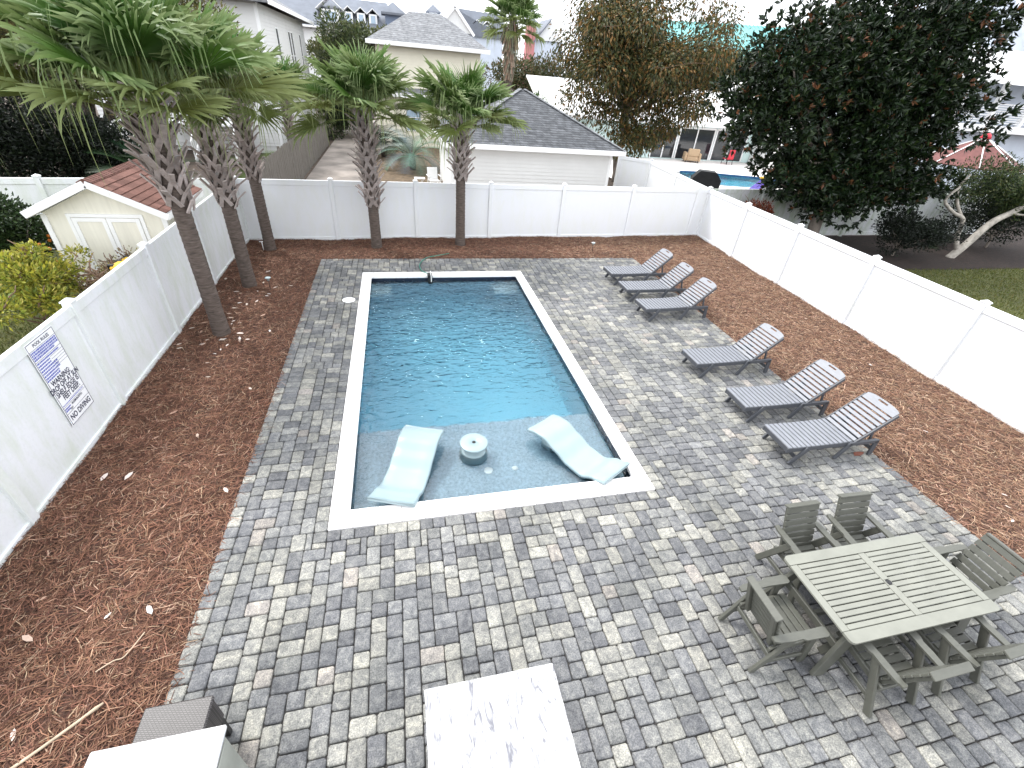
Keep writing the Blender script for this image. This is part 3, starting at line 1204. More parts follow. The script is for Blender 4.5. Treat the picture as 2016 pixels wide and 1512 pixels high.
# ------------------------------------------------------------------ dining set
def make_table():
    x0, x1, y0, y1, zt = 5.09, 7.01, -2.70, -1.74, .745
    cx, cy = (x0 + x1) / 2, (y0 + y1) / 2
    t = thing('dining_table', 'sage grey slatted outdoor dining table with an umbrella hole', 'table', (cx, cy, 0))
    a, b = (x1 - x0) / 2, (y1 - y0) / 2
    th = .028
    fw = .085
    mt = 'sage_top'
    def rounded(sy):
        r, pts = .05, []
        for k in range(5):
            q = math.pi / 2 * k / 4
            pts.append((a - r + r * math.sin(q) * 1, sy * (b - r + r * math.cos(q))))
        return pts
    for s in (-1, 1):
        ri = rounded(s)
        poly = ri + [(a, s * (b - fw - .03))] + [(-a, s * (b - fw - .03))] + [(-x, y) for x, y in reversed(ri)]
        if s < 0:
            poly = poly[::-1]
        MB().prism(poly[::-1], 'z', zt - th, zt).build('edge_board', mt, t)
        MB().box(s * a, -(b - fw - .034), zt - th, s * (a - fw), b - fw - .034, zt, .004).build('end_board', mt, t)
    # centre board in two pieces round the umbrella hole
    yb = b - fw - .034
    for s in (-1, 1):
        MB().box(-.042, s * .03, zt - th, .042, s * yb, zt, .004).build('centre_board', mt, t)
        MB().box(s * .022, -.03, zt - th, s * .042, .03, zt, .002).build('hole_cheek', mt, t)
    MB().lathe([(.033, zt - .05), (.033, zt + .0012), (.01, zt + .0015)], 20).build('hole', 'black_plastic', t)  # solid black disc, its colour standing for the shade inside the hole
    n = 12
    sp = 2 * yb / n
    for s in (-1, 1):
        xa, xb = s * .048, s * (a - fw - .006)
        sm = MB().box(xa, 0, -.011, xb, sp - .011, .011, .004).mesh('slat')
        sm.materials.append(M[mt])
        for k in range(n):
            place('slat', sm, t, (0, -yb + k * sp + .005, zt - .013))
    for s in (-1, 1):
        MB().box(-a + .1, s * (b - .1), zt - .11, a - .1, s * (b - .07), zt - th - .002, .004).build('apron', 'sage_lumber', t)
        MB().box(s * (a - .14), -b + .101, zt - .11, s * (a - .11), b - .101, zt - th - .002, .004).build('apron', 'sage_lumber', t)
        for q in (-1, 1):
            MB().beam((s * (a - .22), q * (b - .13), zt - .04), (s * (a - .02), q * (b - .05), .004), .045, .17, (1, 0, 0)).build('leg', 'sage_lumber', t)
    for s in (-1, 1):
        MB().beam((s * (a - .16), -b + .1, .36), (s * (a - .16), b - .1, .36), .04, .09).build('stretcher', 'sage_lumber', t)
    MB().beam((-a + .16, 0, .36), (a - .16, 0, .36), .04, .09).build('stretcher', 'sage_lumber', t)
    return t


def make_chair():
    t = thing('dining_armchair', 'x', 'chair', (0, 0, 0), 0, 'sage armchairs round the dining table')
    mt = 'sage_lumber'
    # local: faces +x, origin under the back's top
    HW = .27
    bx0, bz0, bx1, bz1 = .20, .36, 0.0, .93         # back line
    d = Vector((bx1 - bx0, 0, bz1 - bz0))
    L = d.length
    d.normalize()
    nrm = Vector((d.z, 0, -d.x))
    n = 7
    for k in range(n):
        p0 = Vector((bx0, 0, bz0)) + d * (L * k / n + .007)
        p1 = Vector((bx0, 0, bz0)) + d * (L * (k + 1) / n - .007)
        MB().beam(p0, p1, .46, .022, nrm, .004).build('back_slat', mt, t)
    for s in (-1, 1):
        q = nrm * -.03
        MB().beam(Vector((bx0, s * .18, bz0)) + q, Vector((bx1, s * .18, bz1)) + q + d * -.02, .05, .035, nrm, .004).build('back_post', mt, t)
    cap = Vector((bx1, 0, bz1)) + d * .012 + nrm * -.015
    MB().beam(cap - Vector((0, .23, 0)), cap + Vector((0, .23, 0)), .075, .026, d, .005).build('top_cap', mt, t)
    for k in range(6):
        x = .20 + k * .077
        MB().box(x, -.225, .385 + .006 * k, x + .066, .225, .408 + .006 * k, .004).build('seat_slat', mt, t)
    for s in (-1, 1):
        MB().beam((.12, s * .235, .345), (.66, s * .235, .385), .03, .07).build('seat_rail', mt, t)
        # arm with a widened front
        pts = [(.02, .235), (.02, .285), (.08, .305), (.22, .315), (.32, .31), (.36, .33), (.6, .335), (.63, .315), (.63, .25), (.6, .235), (.36, .24), (.3, .235)]
        poly = [(x, s * y) for x, y in pts]
        if s > 0:
            poly = poly[::-1]
        MB().prism(poly, 'z', .625, .65).build('arm', mt, t)
        MB().beam((.30, s * .275, .63), (.03, s * .275, .004), .036, .075, (1, 0, 0)).build('leg', mt, t)
        MB().beam((.52, s * .275, .63), (.64, s * .275, .004), .036, .075, (1, 0, 0)).build('leg', mt, t)
        MB().beam((.10, s * .272, .18), (.60, s * .272, .18), .026, .055).build('side_stretcher', mt, t)
    MB().beam((.14, -.26, .27), (.14, .26, .27), .026, .06).build('stretcher', mt, t)
    return t


make_table()
CHS = [(5.68, -1.27, -90, 'sage armchair on the lounger side of the table, beside the end chair facing the pool'),
       (6.49, -1.24, -90, 'sage armchair on the lounger side of the table, nearer the pine straw'),
       (4.40, -2.22, 0, 'sage armchair at the table end closest to the pool'),
       (5.62, -3.10, 90, 'sage armchair tucked in on the house side, beside the pool-end chair'),
       (6.52, -3.08, 90, 'sage armchair tucked in on the house side, nearer the pine straw'),
       (7.62, -2.22, 180, 'sage armchair at the table end beside the pine straw bed')]
ch0 = make_chair()
for k, (x, y, a, lb) in enumerate(CHS):
    if k == 0:
        ch0.location = (x, y, 0)
        ch0.rotation_euler = (0, 0, R(a))
        ch0['label'] = lb
    else:
        dup(ch0, (x, y, 0), R(a + rnd.uniform(-3, 3)), lb)


# ------------------------------------------------------------------ counters and stool at the house end
def build_counters():
    t = thing('marble_island', 'island counter topped with grey streaked white marble', 'counter', (1.64, -3.35, 0))
    MB().box(-.53, -.95, .90, .53, .95, .935, .008).build('marble_top', 'marble_grey', t)
    MB().box(-.46, -.88, .0, .46, .88, .898, .006).build('base', 'counter_side', t)
    t = thing('marble_counter', 'counter with a pale white marble top beside the wicker stool', 'counter', (-.72, -3.2, 0))
    MB().box(-.42, -.84, .90, .42, .84, .935, .008).build('marble_top', 'marble_pale', t)
    MB().box(-.40, -.80, .05, .40, .80, .898, .006).build('base', 'counter_side', t)
    MB().box(.402, -.75, .12, .416, .76, .86, .004).build('side_panel', 'counter_side', t)
    MB().box(-.36, -.76, .0, .36, .76, .048).build('plinth', 'black_plastic', t)
    t = thing('wicker_stool', 'dark woven wicker stool pushed up to the pale marble counter', 'stool', (-.80, -2.23, 0), R(0))
    MB().box(-.245, -.22, .61, .245, .22, .65, .012).build('seat', 'wicker', t)
    MB().box(-.235, -.21, .30, .235, .21, .608, .01).build('skirt', 'wicker', t)
    for sx in (-1, 1):
        for sy in (-1, 1):
            MB().box(sx * .2 - .025, sy * .17 - .025, .004, sx * .2 + .025, sy * .17 + .025, .299, .004).build('leg', 'black_plastic', t)


build_counters()


# ------------------------------------------------------------------ small things on the ground
def spline(pts, n):
    pts = [Vector(p) for p in pts]
    out = []
    P = [pts[0]] + pts + [pts[-1]]
    for i in range(1, len(P) - 2):
        for k in range(n):
            u = k / n
            a, b, c, d = P[i - 1], P[i], P[i + 1], P[i + 2]
            out.append(.5 * ((2 * b) + (c - a) * u + (2 * a - 5 * b + 4 * c - d) * u * u + (3 * b - a - 3 * c + d) * u ** 3))
    out.append(pts[-1])
    return out


o = MB().tube(spline([(2.6, 10.35, .03), (2.15, 10.15, .02), (1.83, 9.95, .02), (1.62, 9.4, .02), (1.64, 8.95, .025), (1.74, 8.68, .05), (1.84, 8.56, .06)], 6), .013, 8).build('garden_hose', 'hose_green')
tag(o, 'green garden hose curving over the pavers to the far pool edge', 'hose')
t = thing('pool_filler', 'black pool filler clipped on the coping at the end of the green hose', 'pool filler', (1.86, 8.53, .014))
MB().box(-.065, -.08, 0, .065, .06, .07, .01).build('bracket', 'black_plastic', t)
MB().box(-.065, -.17, -.24, .065, -.081, .07, .01).build('body', 'black_plastic', t)
MB().tube(spline([(.02, .04, .07), (.02, .0, .13), (.02, -.1, .12), (.03, -.18, .02), (.03, -.19, -.12)], 5), .012, 8).build('spout', 'white_plastic', t)


def stake_light(loc, label):
    t = thing('path_light', label, 'light', loc)
    MB().tube([(0, 0, -.02), (0, 0, .26)], .008, 8).build('stake', 'black_plastic', t)
    MB().lathe([(.03, .24), (.035, .30), (.07, .305), (.065, .315), (.02, .335)], 16).build('lamp_head', 'resin_grey', t)


stake_light((-2.16, 7.68, .03), 'small solar path light on a black stake beside the leaning palms')
stake_light((7.59, 10.53, .03), 'small solar path light in the far straw bed near the end chaise')
t = thing('irrigation_stake', 'white T shaped plastic stake beside the far corner palm', 'stake', (-2.93, 10.66, 0))
MB().tube([(0, 0, 0), (0, 0, .28)], .014, 8).build('shaft', 'white_plastic', t)
MB().tube([(-.07, 0, .285), (.07, 0, .285)], .014, 8).build('crossbar', 'white_plastic', t)
o = MB().tube(spline([(-2.28, -2.1, .08), (-2.09, -1.97, .085), (-1.92, -1.83, .08), (-1.70, -1.64, .075)], 4), [.013] * 11 + [.017, .008], 7).build('fallen_branch', 'dead_stick')
tag(o, 'thick pale dead branch lying on the pine straw near the wicker stool', 'branch')
o = MB().tube(spline([(-1.9, -1.34, .06), (-1.78, -1.27, .075), (-1.7, -1.24, .07), (-1.62, -1.02, .06)], 4), .006, 6).build('fallen_twig', 'dead_stick')
tag(o, 'thin curved pale twig lying on the pine straw', 'twig')

lfm = []
for k in range(5):
    q = random.Random(k)
    L, W = .075, .028
    z = [q.uniform(0, .014) for _ in range(6)]
    c = [(.6, .5, .42), (.66, .56, .5), (.52, .38, .3), (.7, .64, .6), (.45, .28, .2)][k]
    me = MB().add([(-L, 0, z[0]), (-L * .3, W, z[1]), (L * .5, W * .8, z[2]), (L, 0, z[3]), (L * .4, -W * .9, z[4]), (-L * .4, -W * .9, z[5])], [(0, 1, 5), (1, 2, 4, 5), (2, 3, 4)], c=c).mesh('fallen_leaf')
    me.materials.append(M['dry_leaf'])
    lfm.append(me)
spots = [(-2.66, 6.08), (-2.55, 5.11), (-2.88, 8.1), (-2.4, 8.08), (-3.28, 5.66), (-2.98, 1.32)]
for k in range(64):
    if k % 3:
        spots.append((rnd.gauss(-2.65, .4), rnd.gauss(5.9, 1.3)))
    else:
        spots.append((rnd.uniform(-3.2, -1.35), rnd.uniform(-1.8, 10.5)))
for (x, y) in spots:
    x = max(-3.35, min(-1.3, x))
    o = place('fallen_leaf', rnd.choice(lfm), None, (x, y, float(mulch_z(np.array(x), np.array(y))) + .03), rnd.uniform(0, 6.28))
    s = rnd.uniform(.5, 1.05)
    o.scale = (s, s, s)
    tag(o, 'pale dry leaf lying on the pine straw among the palms', 'leaf', 'dry leaves on the left straw bed')
for (x, y) in [(rnd.uniform(9.3, 12), rnd.uniform(-3, 9)) for _ in range(16)] + [(10.2, -1.0), (10.0, -1.2)]:
    o = place('fallen_leaf', rnd.choice(lfm), None, (x, y, float(mulch_z(np.array(x), np.array(y))) + .03), rnd.uniform(0, 6.28))
    o.scale = (.6, .6, .6)
    tag(o, 'pale dry leaf lying on the pine straw behind the chaise loungers', 'leaf', 'dry leaves on the right straw bed')


# ------------------------------------------------------------------ palms
def boot_mesh(seed):
    q = random.Random(seed)
    b = MB()
    c0_ = q.choice([(.38, .325, .30), (.28, .235, .215), (.48, .41, .385)])
    tip = q.uniform(.24, .34)
    for s in (-1, 1):
        b.beam((0.0, s * .10, -.02), (.07, s * .018, .17), .072, .022, (1, 0, 0), .004, c0_)
    b.beam((.045, 0, .14), (.045 + tip * .66, q.uniform(-.03, .03), .14 + tip * .72), .085, .022, (1, 0, 0.2), .004, tuple(x * 1.12 for x in c0_))
    me = b.mesh('leaf_base')
    me.materials.append(M['boot'])
    return me


BOOTS = [boot_mesh(k) for k in range(6)]


def frond_mesh(elev, seed, P=1.0, LB=.95, nseg=58, green=1.0, yel=0.0, stiff=1.0, spread=128):
    q = random.Random(seed)
    b = MB()
    base = Vector((.10 + .07 * q.random(), .30 + .12 * q.random(), .05)) * .36 * green
    base = base.lerp(Vector((.22, .2, .05)), yel)
    pts = []
    p = Vector((.08, 0, 0))
    e = elev
    n = 5
    for k in range(n + 1):
        pts.append(p.copy())
        p = p + Vector((math.cos(e), 0, math.sin(e))) * (P / n)
        e -= .06 * (1 if elev > -.3 else .4)
    pc = tuple(base.lerp(Vector((.3, .33, .1)), .5))
    b.tube(pts, [.022, .019, .016, .014, .013, .012], 5, pc, False)
    hub = pts[-1]
    d = Vector((math.cos(e - .1), 0, math.sin(e - .1)))
    s = Vector((0, 1, 0))
    nn = d.cross(s) * -1
    if nn.z < 0:
        nn = -nn
    tw = q.uniform(-.35, .35)
    s = (s * math.cos(tw) + nn * math.sin(tw)).normalized()
    nn = s.cross(d).normalized()
    if nn.z < 0 and elev > -0.6:
        nn = -nn
    sp = R(spread)
    dl = 2 * sp / nseg
    for k in range(nseg):
        th = -sp + dl * (k + .5)
        L = LB * (.70 + .30 * math.cos(th)) * q.uniform(.88, 1.06)
        dr = (d * math.cos(th) + s * math.sin(th) + nn * (.30 * abs(math.sin(th)))).normalized()
        la = (s * math.cos(th) - d * math.sin(th)).normalized()
        drp = q.choice((q.uniform(.05, .3), q.uniform(.05, .3), q.uniform(.1, .4), q.uniform(.3, .7), q.uniform(1.0, 1.8))) / stiff
        V, C = [], []
        start = hub + d * (.12 * math.cos(th / 2) ** 2)
        for (u, wf) in ((.03, .03), (.40, 1.0), (.62, .55), (.82, .24), (1.0, .0)):
            r = L * u
            w = (.42 * L) * math.tan(dl / 2) * wf * 1.03
            o_ = start + dr * r
            f = max(0, u - .42)
            o_ = o_ + Vector((0, 0, -1)) * (drp * L * f * f * 1.9) - dr * (drp * L * f * f * .6)
            cc = base * .9 if f == 0 else base.lerp(Vector((.36, .42, .20)), min(1, f * 1.15))
            pl = nn * (.018 if k % 2 else -.018) * (1 if u > .1 else 0)
            if wf > 0:
                V += [o_ + la * w + pl, o_ - la * w - pl]
                C += [tuple(cc)] * 2
            else:
                V.append(o_)
                C.append(tuple(cc))
        o = len(b.v)
        b.v += [tuple(v) for v in V]
        b.c += C
        fs = [(0, 1, 3, 2), (2, 3, 5, 4), (4, 5, 7, 6), (6, 7, 8)]
        b.f += [tuple(i + o for i in f) for f in fs]
        b.sm += [False] * 4
    me = b.mesh('frond')
    me.materials.append(M['palm_leaf'])
    return me


ELEV = [R(87), R(76), R(66), R(56), R(44), R(30), R(10)]
FR = {}
for i, e in enumerate(ELEV):
    for sdd in range(3):
        FR[i, sdd] = frond_mesh(e, i * 10 + sdd, P=.74 + .04 * min(i, 5), LB=1.02, green=1.12 - .05 * i, yel=.03 * i + (.22 if i >= 5 else 0))


def sabal(loc, H, boots_z, label, group, r0=.17, scale=1.0, nf=30, seed=0, lean=(0, 0), rb=.16, imax=6):
    t = thing('sabal_palm', label, 'palm tree', loc, 0, group)
    q = random.Random(seed)
    lx, ly = lean
    cpt = lambda z: Vector((lx * (z / H) ** 1.5, ly * (z / H) ** 1.5, z))
    pts, rads = [], []
    n = 70
    for k in range(n + 1):
        z = -.12 + (H + .12) * k / n
        z_ = max(z, 0)
        r = r0 * (1.12 - .12 * min(1, z_ / .5)) if z_ < .5 else r0 * (1 - .1 * (z_ - .5) / H)
        r *= 1 + (.035 if k % 2 else -.02) * q.uniform(.4, 1.2)
        if z_ > boots_z:
            r = max(r, rb)
        v = cpt(z_)
        v.z = z
        pts.append(v)
        rads.append(r)
    MB().tube(pts, rads, 16).build('trunk', 'bark_palm', t)
    nb = int((H - boots_z) / .029)
    for k in range(nb):
        z = boots_z + (H + .05 - boots_z) * k / nb + q.uniform(-.03, .03)
        a = k * 2.39996 + q.uniform(-.15, .15)
        v = cpt(z)
        o = place('leaf_base', q.choice(BOOTS), t, (v.x + rb * .93 * math.cos(a), v.y + rb * .93 * math.sin(a), z - .06))
        o.rotation_euler = (q.uniform(-.1, .1), q.uniform(-.12, .25), a)
        s = q.uniform(.85, 1.2) * (rb / .16)
        o.scale = (s, s, s)
    top = cpt(H)
    for k in range(nf):
        u = (k + .5) / nf
        i = min(imax, int(u * 6.5))
        a = k * 2.39996 + q.uniform(-.3, .3)
        o = place('frond', FR[i, q.randrange(3)], t, (top.x, top.y, H + .05 - .25 * u))
        o.rotation_euler = (q.uniform(-.1, .1), q.uniform(-.12, .12), a)
        s = scale * q.uniform(.86, 1.14)
        o.scale = (s, s, s)
    return t


GP = 'sabal palms planted inside the fence'
sabal((-2.644, 5.40, .0), 4.1, 2.62, 'tall sabal palm in front of the shed, pale dry leaves round its foot', GP, .15, 1.1, 40, 1, rb=.175, imax=5)
sabal((-2.70, 7.97, .0), 4.05, 2.0, 'sabal palm between the corner palm and the one in front of the shed', GP, .155, .92, 32, 2, rb=.17)
sabal((-2.743, 10.71, .0), 3.95, 2.05, 'sabal palm at the fence corner beside the white stake', GP, .15, .88, 32, 3, rb=.15)
sabal((.345, 10.97, .0), 3.75, 1.3, 'sabal palm against the far fence in front of the driveway', GP, .155, .95, 40, 4, rb=.17)
sabal((3.068, 11.26, .0), 3.6, 2.1, 'sabal palm against the far fence in front of the garage corner', GP, .155, .9, 38, 5, rb=.17)
sabal((-3.6, 21.5, -.05), 3.3, 1.6, 'small sabal palm beyond the weathered plank fence', 'sabal palms outside the yard', .14, .95, 22, 6, rb=.15)


def spiky_palm(name, loc, label, cat, n, L, seed, cc, group=None, trunk=.3, pinnate=True):
    """short feather palm: arching ribs with narrow leaflets"""
    t = thing(name, label, cat, loc, 0, group)
    q = random.Random(seed)
    if trunk:
        MB().tube([(0, 0, -.1), (0, 0, trunk * .5), (0, 0, trunk)], [.17, .21, .15], 10).build('trunk', 'bark_palm', t)
    for k in range(n):
        a = k * 2.39996
        e = R(80 - 85 * k / n + q.uniform(-6, 6))
        b = MB()
        p = Vector((.05, 0, 0))
        pts = []
        ee = e
        N = 12
        for i in range(N + 1):
            pts.append(p.copy())
            p = p + Vector((math.cos(ee), 0, math.sin(ee))) * (L / N)
            ee -= .12
        c = tuple(x * q.uniform(.8, 1.2) for x in cc)
        b.tube(pts, [.014 * (1 - .8 * i / N) for i in range(N + 1)], 4, c, False)
        for i in range(2, N):
            for f in (0, .33, .66):
                pp = pts[i].lerp(pts[i + 1], f)
                dd = (pts[i + 1] - pts[i]).normalized()
                ll = L * .34 * math.sin(math.pi * (i + f) / (N + 1.5)) ** .6
                for s in (-1, 1):
                    dv = (dd * .65 + Vector((0, s * .7, 0)) + Vector((0, 0, .22))).normalized()
                    w = .016
                    b.add([pp + dd * w, pp - dd * w, pp + dv * ll + Vector((0, 0, -.12 * ll))], [(0, 1, 2)], False, c)
        me = b.mesh('frond')
        me.materials.append(M['palm_leaf'])
        o = place('frond', me, t, (0, 0, max(trunk - .05, 0)), a)
    return t


spiky_palm('pindo_palm', (2.0, 25.0, -.05), 'blue-green pindo palm on the brown yard by the cream house', 'palm tree', 30, 2.1, 11, (.19, .28, .23), trunk=.7)
spiky_palm('sago_palm', (.35, 29.0, -.05), 'dark green sago palm at the cream house corner', 'palm tree', 34, 1.9, 12, (.015, .035, .015), trunk=.8)
spiky_palm('palmetto', (-5.0, 19.5, -.05), 'yellow-green spiky shrub behind the weathered plank fence', 'shrub', 26, 1.7, 13, (.15, .2, .05), trunk=.5)
spiky_palm('saw_palmetto', (24.2, 12.3, -.05), 'low saw palmetto in the dark bed by the stained fence', 'shrub', 22, 1.2, 14, (.03, .055, .02), trunk=.2)
spiky_palm('dark_sago_palm', (-6.5, 13.6, -.05), 'dark sago palm behind the white fence by the shed', 'palm tree', 30, 1.8, 15, (.02, .05, .02), trunk=1.2)


def fan_palm(loc, H, label):
    t = thing('fan_palm', label, 'palm tree', loc)
    q = random.Random(9)
    MB().tube([(0, 0, -.1), (0, 0, H * .6), (.1, 0, H)], [.4, .3, .3], 12).build('trunk', 'bark_palm', t)
    b = MB()
    for k in range(260):
        a = q.uniform(0, 6.28)
        z = q.uniform(H - 4.0, H - .8)
        r = .35 + .5 * (z - H + 4) / 3.2
        b.beam((r * .6 * math.cos(a), r * .6 * math.sin(a), z + .7), (r * math.cos(a) * 1.1, r * math.sin(a) * 1.1, z - .5), .12, .02, (0, 0, 1), 0, (.3 * q.uniform(.6, 1.1), .2, .15))
    b.build('dead_skirt', 'boot', t)
    for k in range(38):
        u = (k + .5) / 38
        o = place('frond', FR[min(6, int(u * 7)), q.randrange(3)], t, (.1, 0, H - 1.0 * u), k * 2.39996)
        o.scale = (1.55,) * 3
    return t


fan_palm((11.6, 45, -.1), 8.8, 'tall fan palm with a brown skirt of dead fronds in front of the far roofs')


# ------------------------------------------------------------------ broadleaf trees
def limb(b, p0, p1, r0, r1, q, n=6, sag=.15):
    pts = []
    p0, p1 = Vector(p0), Vector(p1)
    d = p1 - p0
    for k in range(n + 1):
        u = k / n
        w = Vector((q.uniform(-1, 1), q.uniform(-1, 1), q.uniform(-.6, .6))) * d.length * sag * .35 * math.sin(math.pi * u)
        pts.append(p0 + d * u + w)
    b.tube(pts, [r0 + (r1 - r0) * k / n for k in range(n + 1)], 7)


def tree(name, label, cat, base, height_trunk, lumps, nleaf, L, W, palette, weights, mat, trunk_r=.15, bark='bark', seed=1, droop=.0, up=.3, inner=.4, jit=.2, group=None, fold=.25, limbs=10, twig_n=0):
    t = thing(name, label, cat, base, 0, group)
    q = random.Random(seed)
    ls = [(np.array(c) - np.array(base), r) for c, r in lumps]
    b = MB()
    top = Vector((0, 0, height_trunk))
    limb(b, (0, 0, -.15), top, trunk_r, trunk_r * .75, q, 7, .08)
    for c, r in q.sample(ls, min(limbs, len(ls))):
        limb(b, top * q.uniform(.75, 1), Vector(c), trunk_r * .5, trunk_r * .12, q)
    b.build('trunk', bark, t)
    P, D = lump_points(ls, nleaf, inner)
    D = D + np.array([0, 0, up]) + rng.normal(0, .45, (nleaf, 3))
    n = nleaf
    C = cols(n, palette, weights, jit)
    leaf_mesh('crown', P, D, L * rng.uniform(.7, 1.25, n), W * rng.uniform(.75, 1.2, n), C, mat, t, fold, droop)
    if twig_n:
        b = MB()
        for _ in range(twig_n):
            c, r = q.choice(ls)
            c = Vector(c)
            e = c + Vector((q.uniform(-1, 1), q.uniform(-1, 1), q.uniform(-.4, 1))) * float(np.mean(r)) * 1.35
            limb(b, c, e, .018, .006, q, 4, .3)
        kind(b.build('twigs', 'twig', t), 'stuff')
    return t


# big magnolia: rosettes of glossy leaves
def magnolia():
    base = (17.7, 11.7, -.08)
    t = thing('magnolia_tree', 'large dark glossy magnolia tree beyond the bright white fence', 'tree', base)
    q = random.Random(5)
    lumps = random_lumps((17.4, 11.9, 5.4), (5.6, 3.0, 3.9), 95, 1.25, 21, .8)
    lumps += random_lumps((15.6, 11.6, 2.7), (1.9, 1.4, .8), 12, .75, 22, .7)
    lumps += random_lumps((20.2, 11.6, 2.6), (3.0, 1.6, .9), 20, .85, 23, .7)
    lumps += random_lumps((13.9, 12.0, 5.2), (1.6, 1.4, 2.2), 12, .75, 24, .8)
    lumps += random_lumps((17.3, 11.2, 1.9), (3.6, 1.2, .8), 22, .7, 25, .7)
    b = MB()
    limb(b, (0, 0, -.1), (.1, .1, 3.2), .26, .2, q, 7, .05)
    for c, r in q.sample(lumps, 26):
        limb(b, (.1, .1, q.uniform(1.3, 3.2)), Vector(c) - Vector(base), .1, .025, q)
    b.build('trunk', 'bark', t)
    ls = [(np.array(c) - np.array(base), r) for c, r in lumps]
    n = 13000
    P, D = lump_points(ls, n, .35)
    D = unit(D + np.array([0, -.15, .45]) + rng.normal(0, .3, (n, 3)))
    k = 8
    Pk = np.repeat(P, k, 0)
    Dk = np.repeat(D, k, 0)
    S = unit(np.cross(Dk, rng.normal(size=Dk.shape)))
    Dl = unit(Dk * rng.uniform(.4, 1.6, (n * k, 1)) + S)
    C = cols(n * k, [(.007, .017, .006), (.014, .03, .009), (.03, .05, .014)], [4, 4, 1.6], .3)
    brown = np.repeat(rng.random(n) < .05, k) & (rng.random(n * k) < .6)
    C[brown] = cols(int(brown.sum()), [(.2, .085, .035), (.13, .06, .03)])
    leaf_mesh('crown', Pk, Dl, rng.uniform(.15, .26, n * k), rng.uniform(.06, .095, n * k), C, 'leaf_gloss', t, .22, .02)


magnolia()

# russet deciduous tree behind the garage
lum = random_lumps((15.0, 24.0, 5.9), (6.9, 3.2, 4.0), 80, 1.3, 31, .8) + random_lumps((14.6, 23.3, 2.6), (2.4, 1.5, 1.2), 16, .8, 32)
tree('russet_tree', 'autumn tree with russet and olive leaves and bare twigs behind the garage', 'tree', (14.2, 24.0, -.1), 4.2, lum, 52000, .19, .085,
     [(.2, .12, .035), (.12, .105, .03), (.065, .075, .022), (.26, .135, .04), (.03, .042, .014)], [2.4, 3, 3.5, .9, 2.5], 'leaf', .2, 'bark', 3, .25, -.7, .3, .25, limbs=26, twig_n=90)

# tree mass on the left
lum = random_lumps((-8.6, 17.8, 4.7), (5.0, 2.4, 2.3), 60, 1.1, 41)
tree('olive_tree', 'broad olive green tree behind the first palm crown', 'tree', (-9.6, 17.8, -.1), 2.4, lum, 48000, .14, .065,
     [(.14, .125, .04), (.085, .085, .027), (.04, .047, .016), (.2, .17, .065)], [3, 3, 2, 1.3], 'leaf', .22, seed=4)
lum = random_lumps((-9.2, 14.6, 2.1), (3.4, 1.3, 1.7), 40, .85, 42)
tree('evergreen_shrub', 'very dark evergreen tree behind the white fence by the shed', 'tree', (-9.6, 14.6, -.1), 1.0, lum, 26000, .13, .06,
     [(.006, .012, .005), (.015, .024, .009), (.003, .006, .003)], [3, 1.5, 2], 'leaf', .14, seed=5)
lum = random_lumps((-13.4, 13.2, 2.6), (2.4, 1.8, 2.2), 26, .9, 43)
tree('evergreen_tree', 'dark evergreen tree behind the white fence beyond the citrus tree', 'tree', (-13.4, 13.2, -.1), 1.4, lum, 26000, .13, .06,
     [(.006, .012, .005), (.015, .024, .009), (.003, .006, .003)], [3, 1.5, 2], 'leaf', .16, seed=6)
lum = random_lumps((-6.4, 21.0, 4.6), (1.8, 1.6, 2.0), 20, .85, 44)
tree('garden_tree', 'olive tree between the palms and the white two-storey house', 'tree', (-6.6, 21.0, -.1), 2.6, lum, 9000, .15, .07,
     [(.17, .16, .055), (.10, .10, .035), (.06, .07, .025)], [3, 3, 2], 'leaf', .15, seed=7)
# behind the middle palms
lum = random_lumps((-2.2, 44.0, 4.6), (2.6, 2.0, 3.6), 30, 1.2, 45)
tree('hedge_tree', 'mid green tree beyond the end of the driveway', 'tree', (-2.4, 44.0, -.1), 2.4, lum, 11000, .28, .13,
     [(.06, .085, .028), (.10, .12, .04), (.03, .045, .016)], [3, 2, 2], 'leaf', .2, seed=8)
lum = random_lumps((-1.0, 60.0, 5.2), (7.0, 3.0, 3.6), 46, 1.7, 46)
tree('street_tree', 'broad olive green tree below the far dormered roof', 'tree', (-1.0, 60.0, -.1), 2.4, lum, 16000, .36, .17,
     [(.10, .11, .04), (.15, .15, .06), (.05, .065, .022)], [3, 2, 2], 'leaf', .25, seed=9)
lum = random_lumps((19.0, 60.0, 4.2), (9.0, 3.0, 2.6), 40, 1.6, 47)
tree('distant_tree', 'brownish green tree between the fan palm and the russet tree', 'tree', (19.0, 60.0, -.1), 2.2, lum, 11000, .36, .17,
     [(.09, .10, .04), (.16, .11, .05), (.05, .065, .022)], [3, 2, 2], 'leaf', .22, seed=10)
lum = random_lumps((9.8, 30.5, 2.8), (1.6, 1.6, 1.5), 16, .7, 48)
tree('yucca_clump', 'bright green leafy clump behind the garage ridge', 'shrub', (10.2, 31.5, -.1), 1.4, lum, 5000, .4, .06,
     [(.07, .14, .03), (.12, .19, .05), (.04, .07, .02)], [3, 2, 2], 'leaf', .12, seed=11)
lum = random_lumps((45.0, 64.0, 6.9), (10.0, 3.0, 2.4), 40, 1.7, 49)
tree('woodland_tree', 'grey green tree in front of the teal roof', 'tree', (45.0, 64.0, -.1), 3, lum, 14000, .4, .2,
     [(.09, .11, .05), (.13, .12, .06), (.06, .075, .035)], [3, 2, 2], 'leaf', .25, seed=12)
lum = random_lumps((-2.9, 37.5, 1.3), (1.3, 3.4, 1.2), 22, .8, 54) + random_lumps((-1.4, 46.0, 1.2), (1.6, 1.0, 1.0), 10, .8, 55)
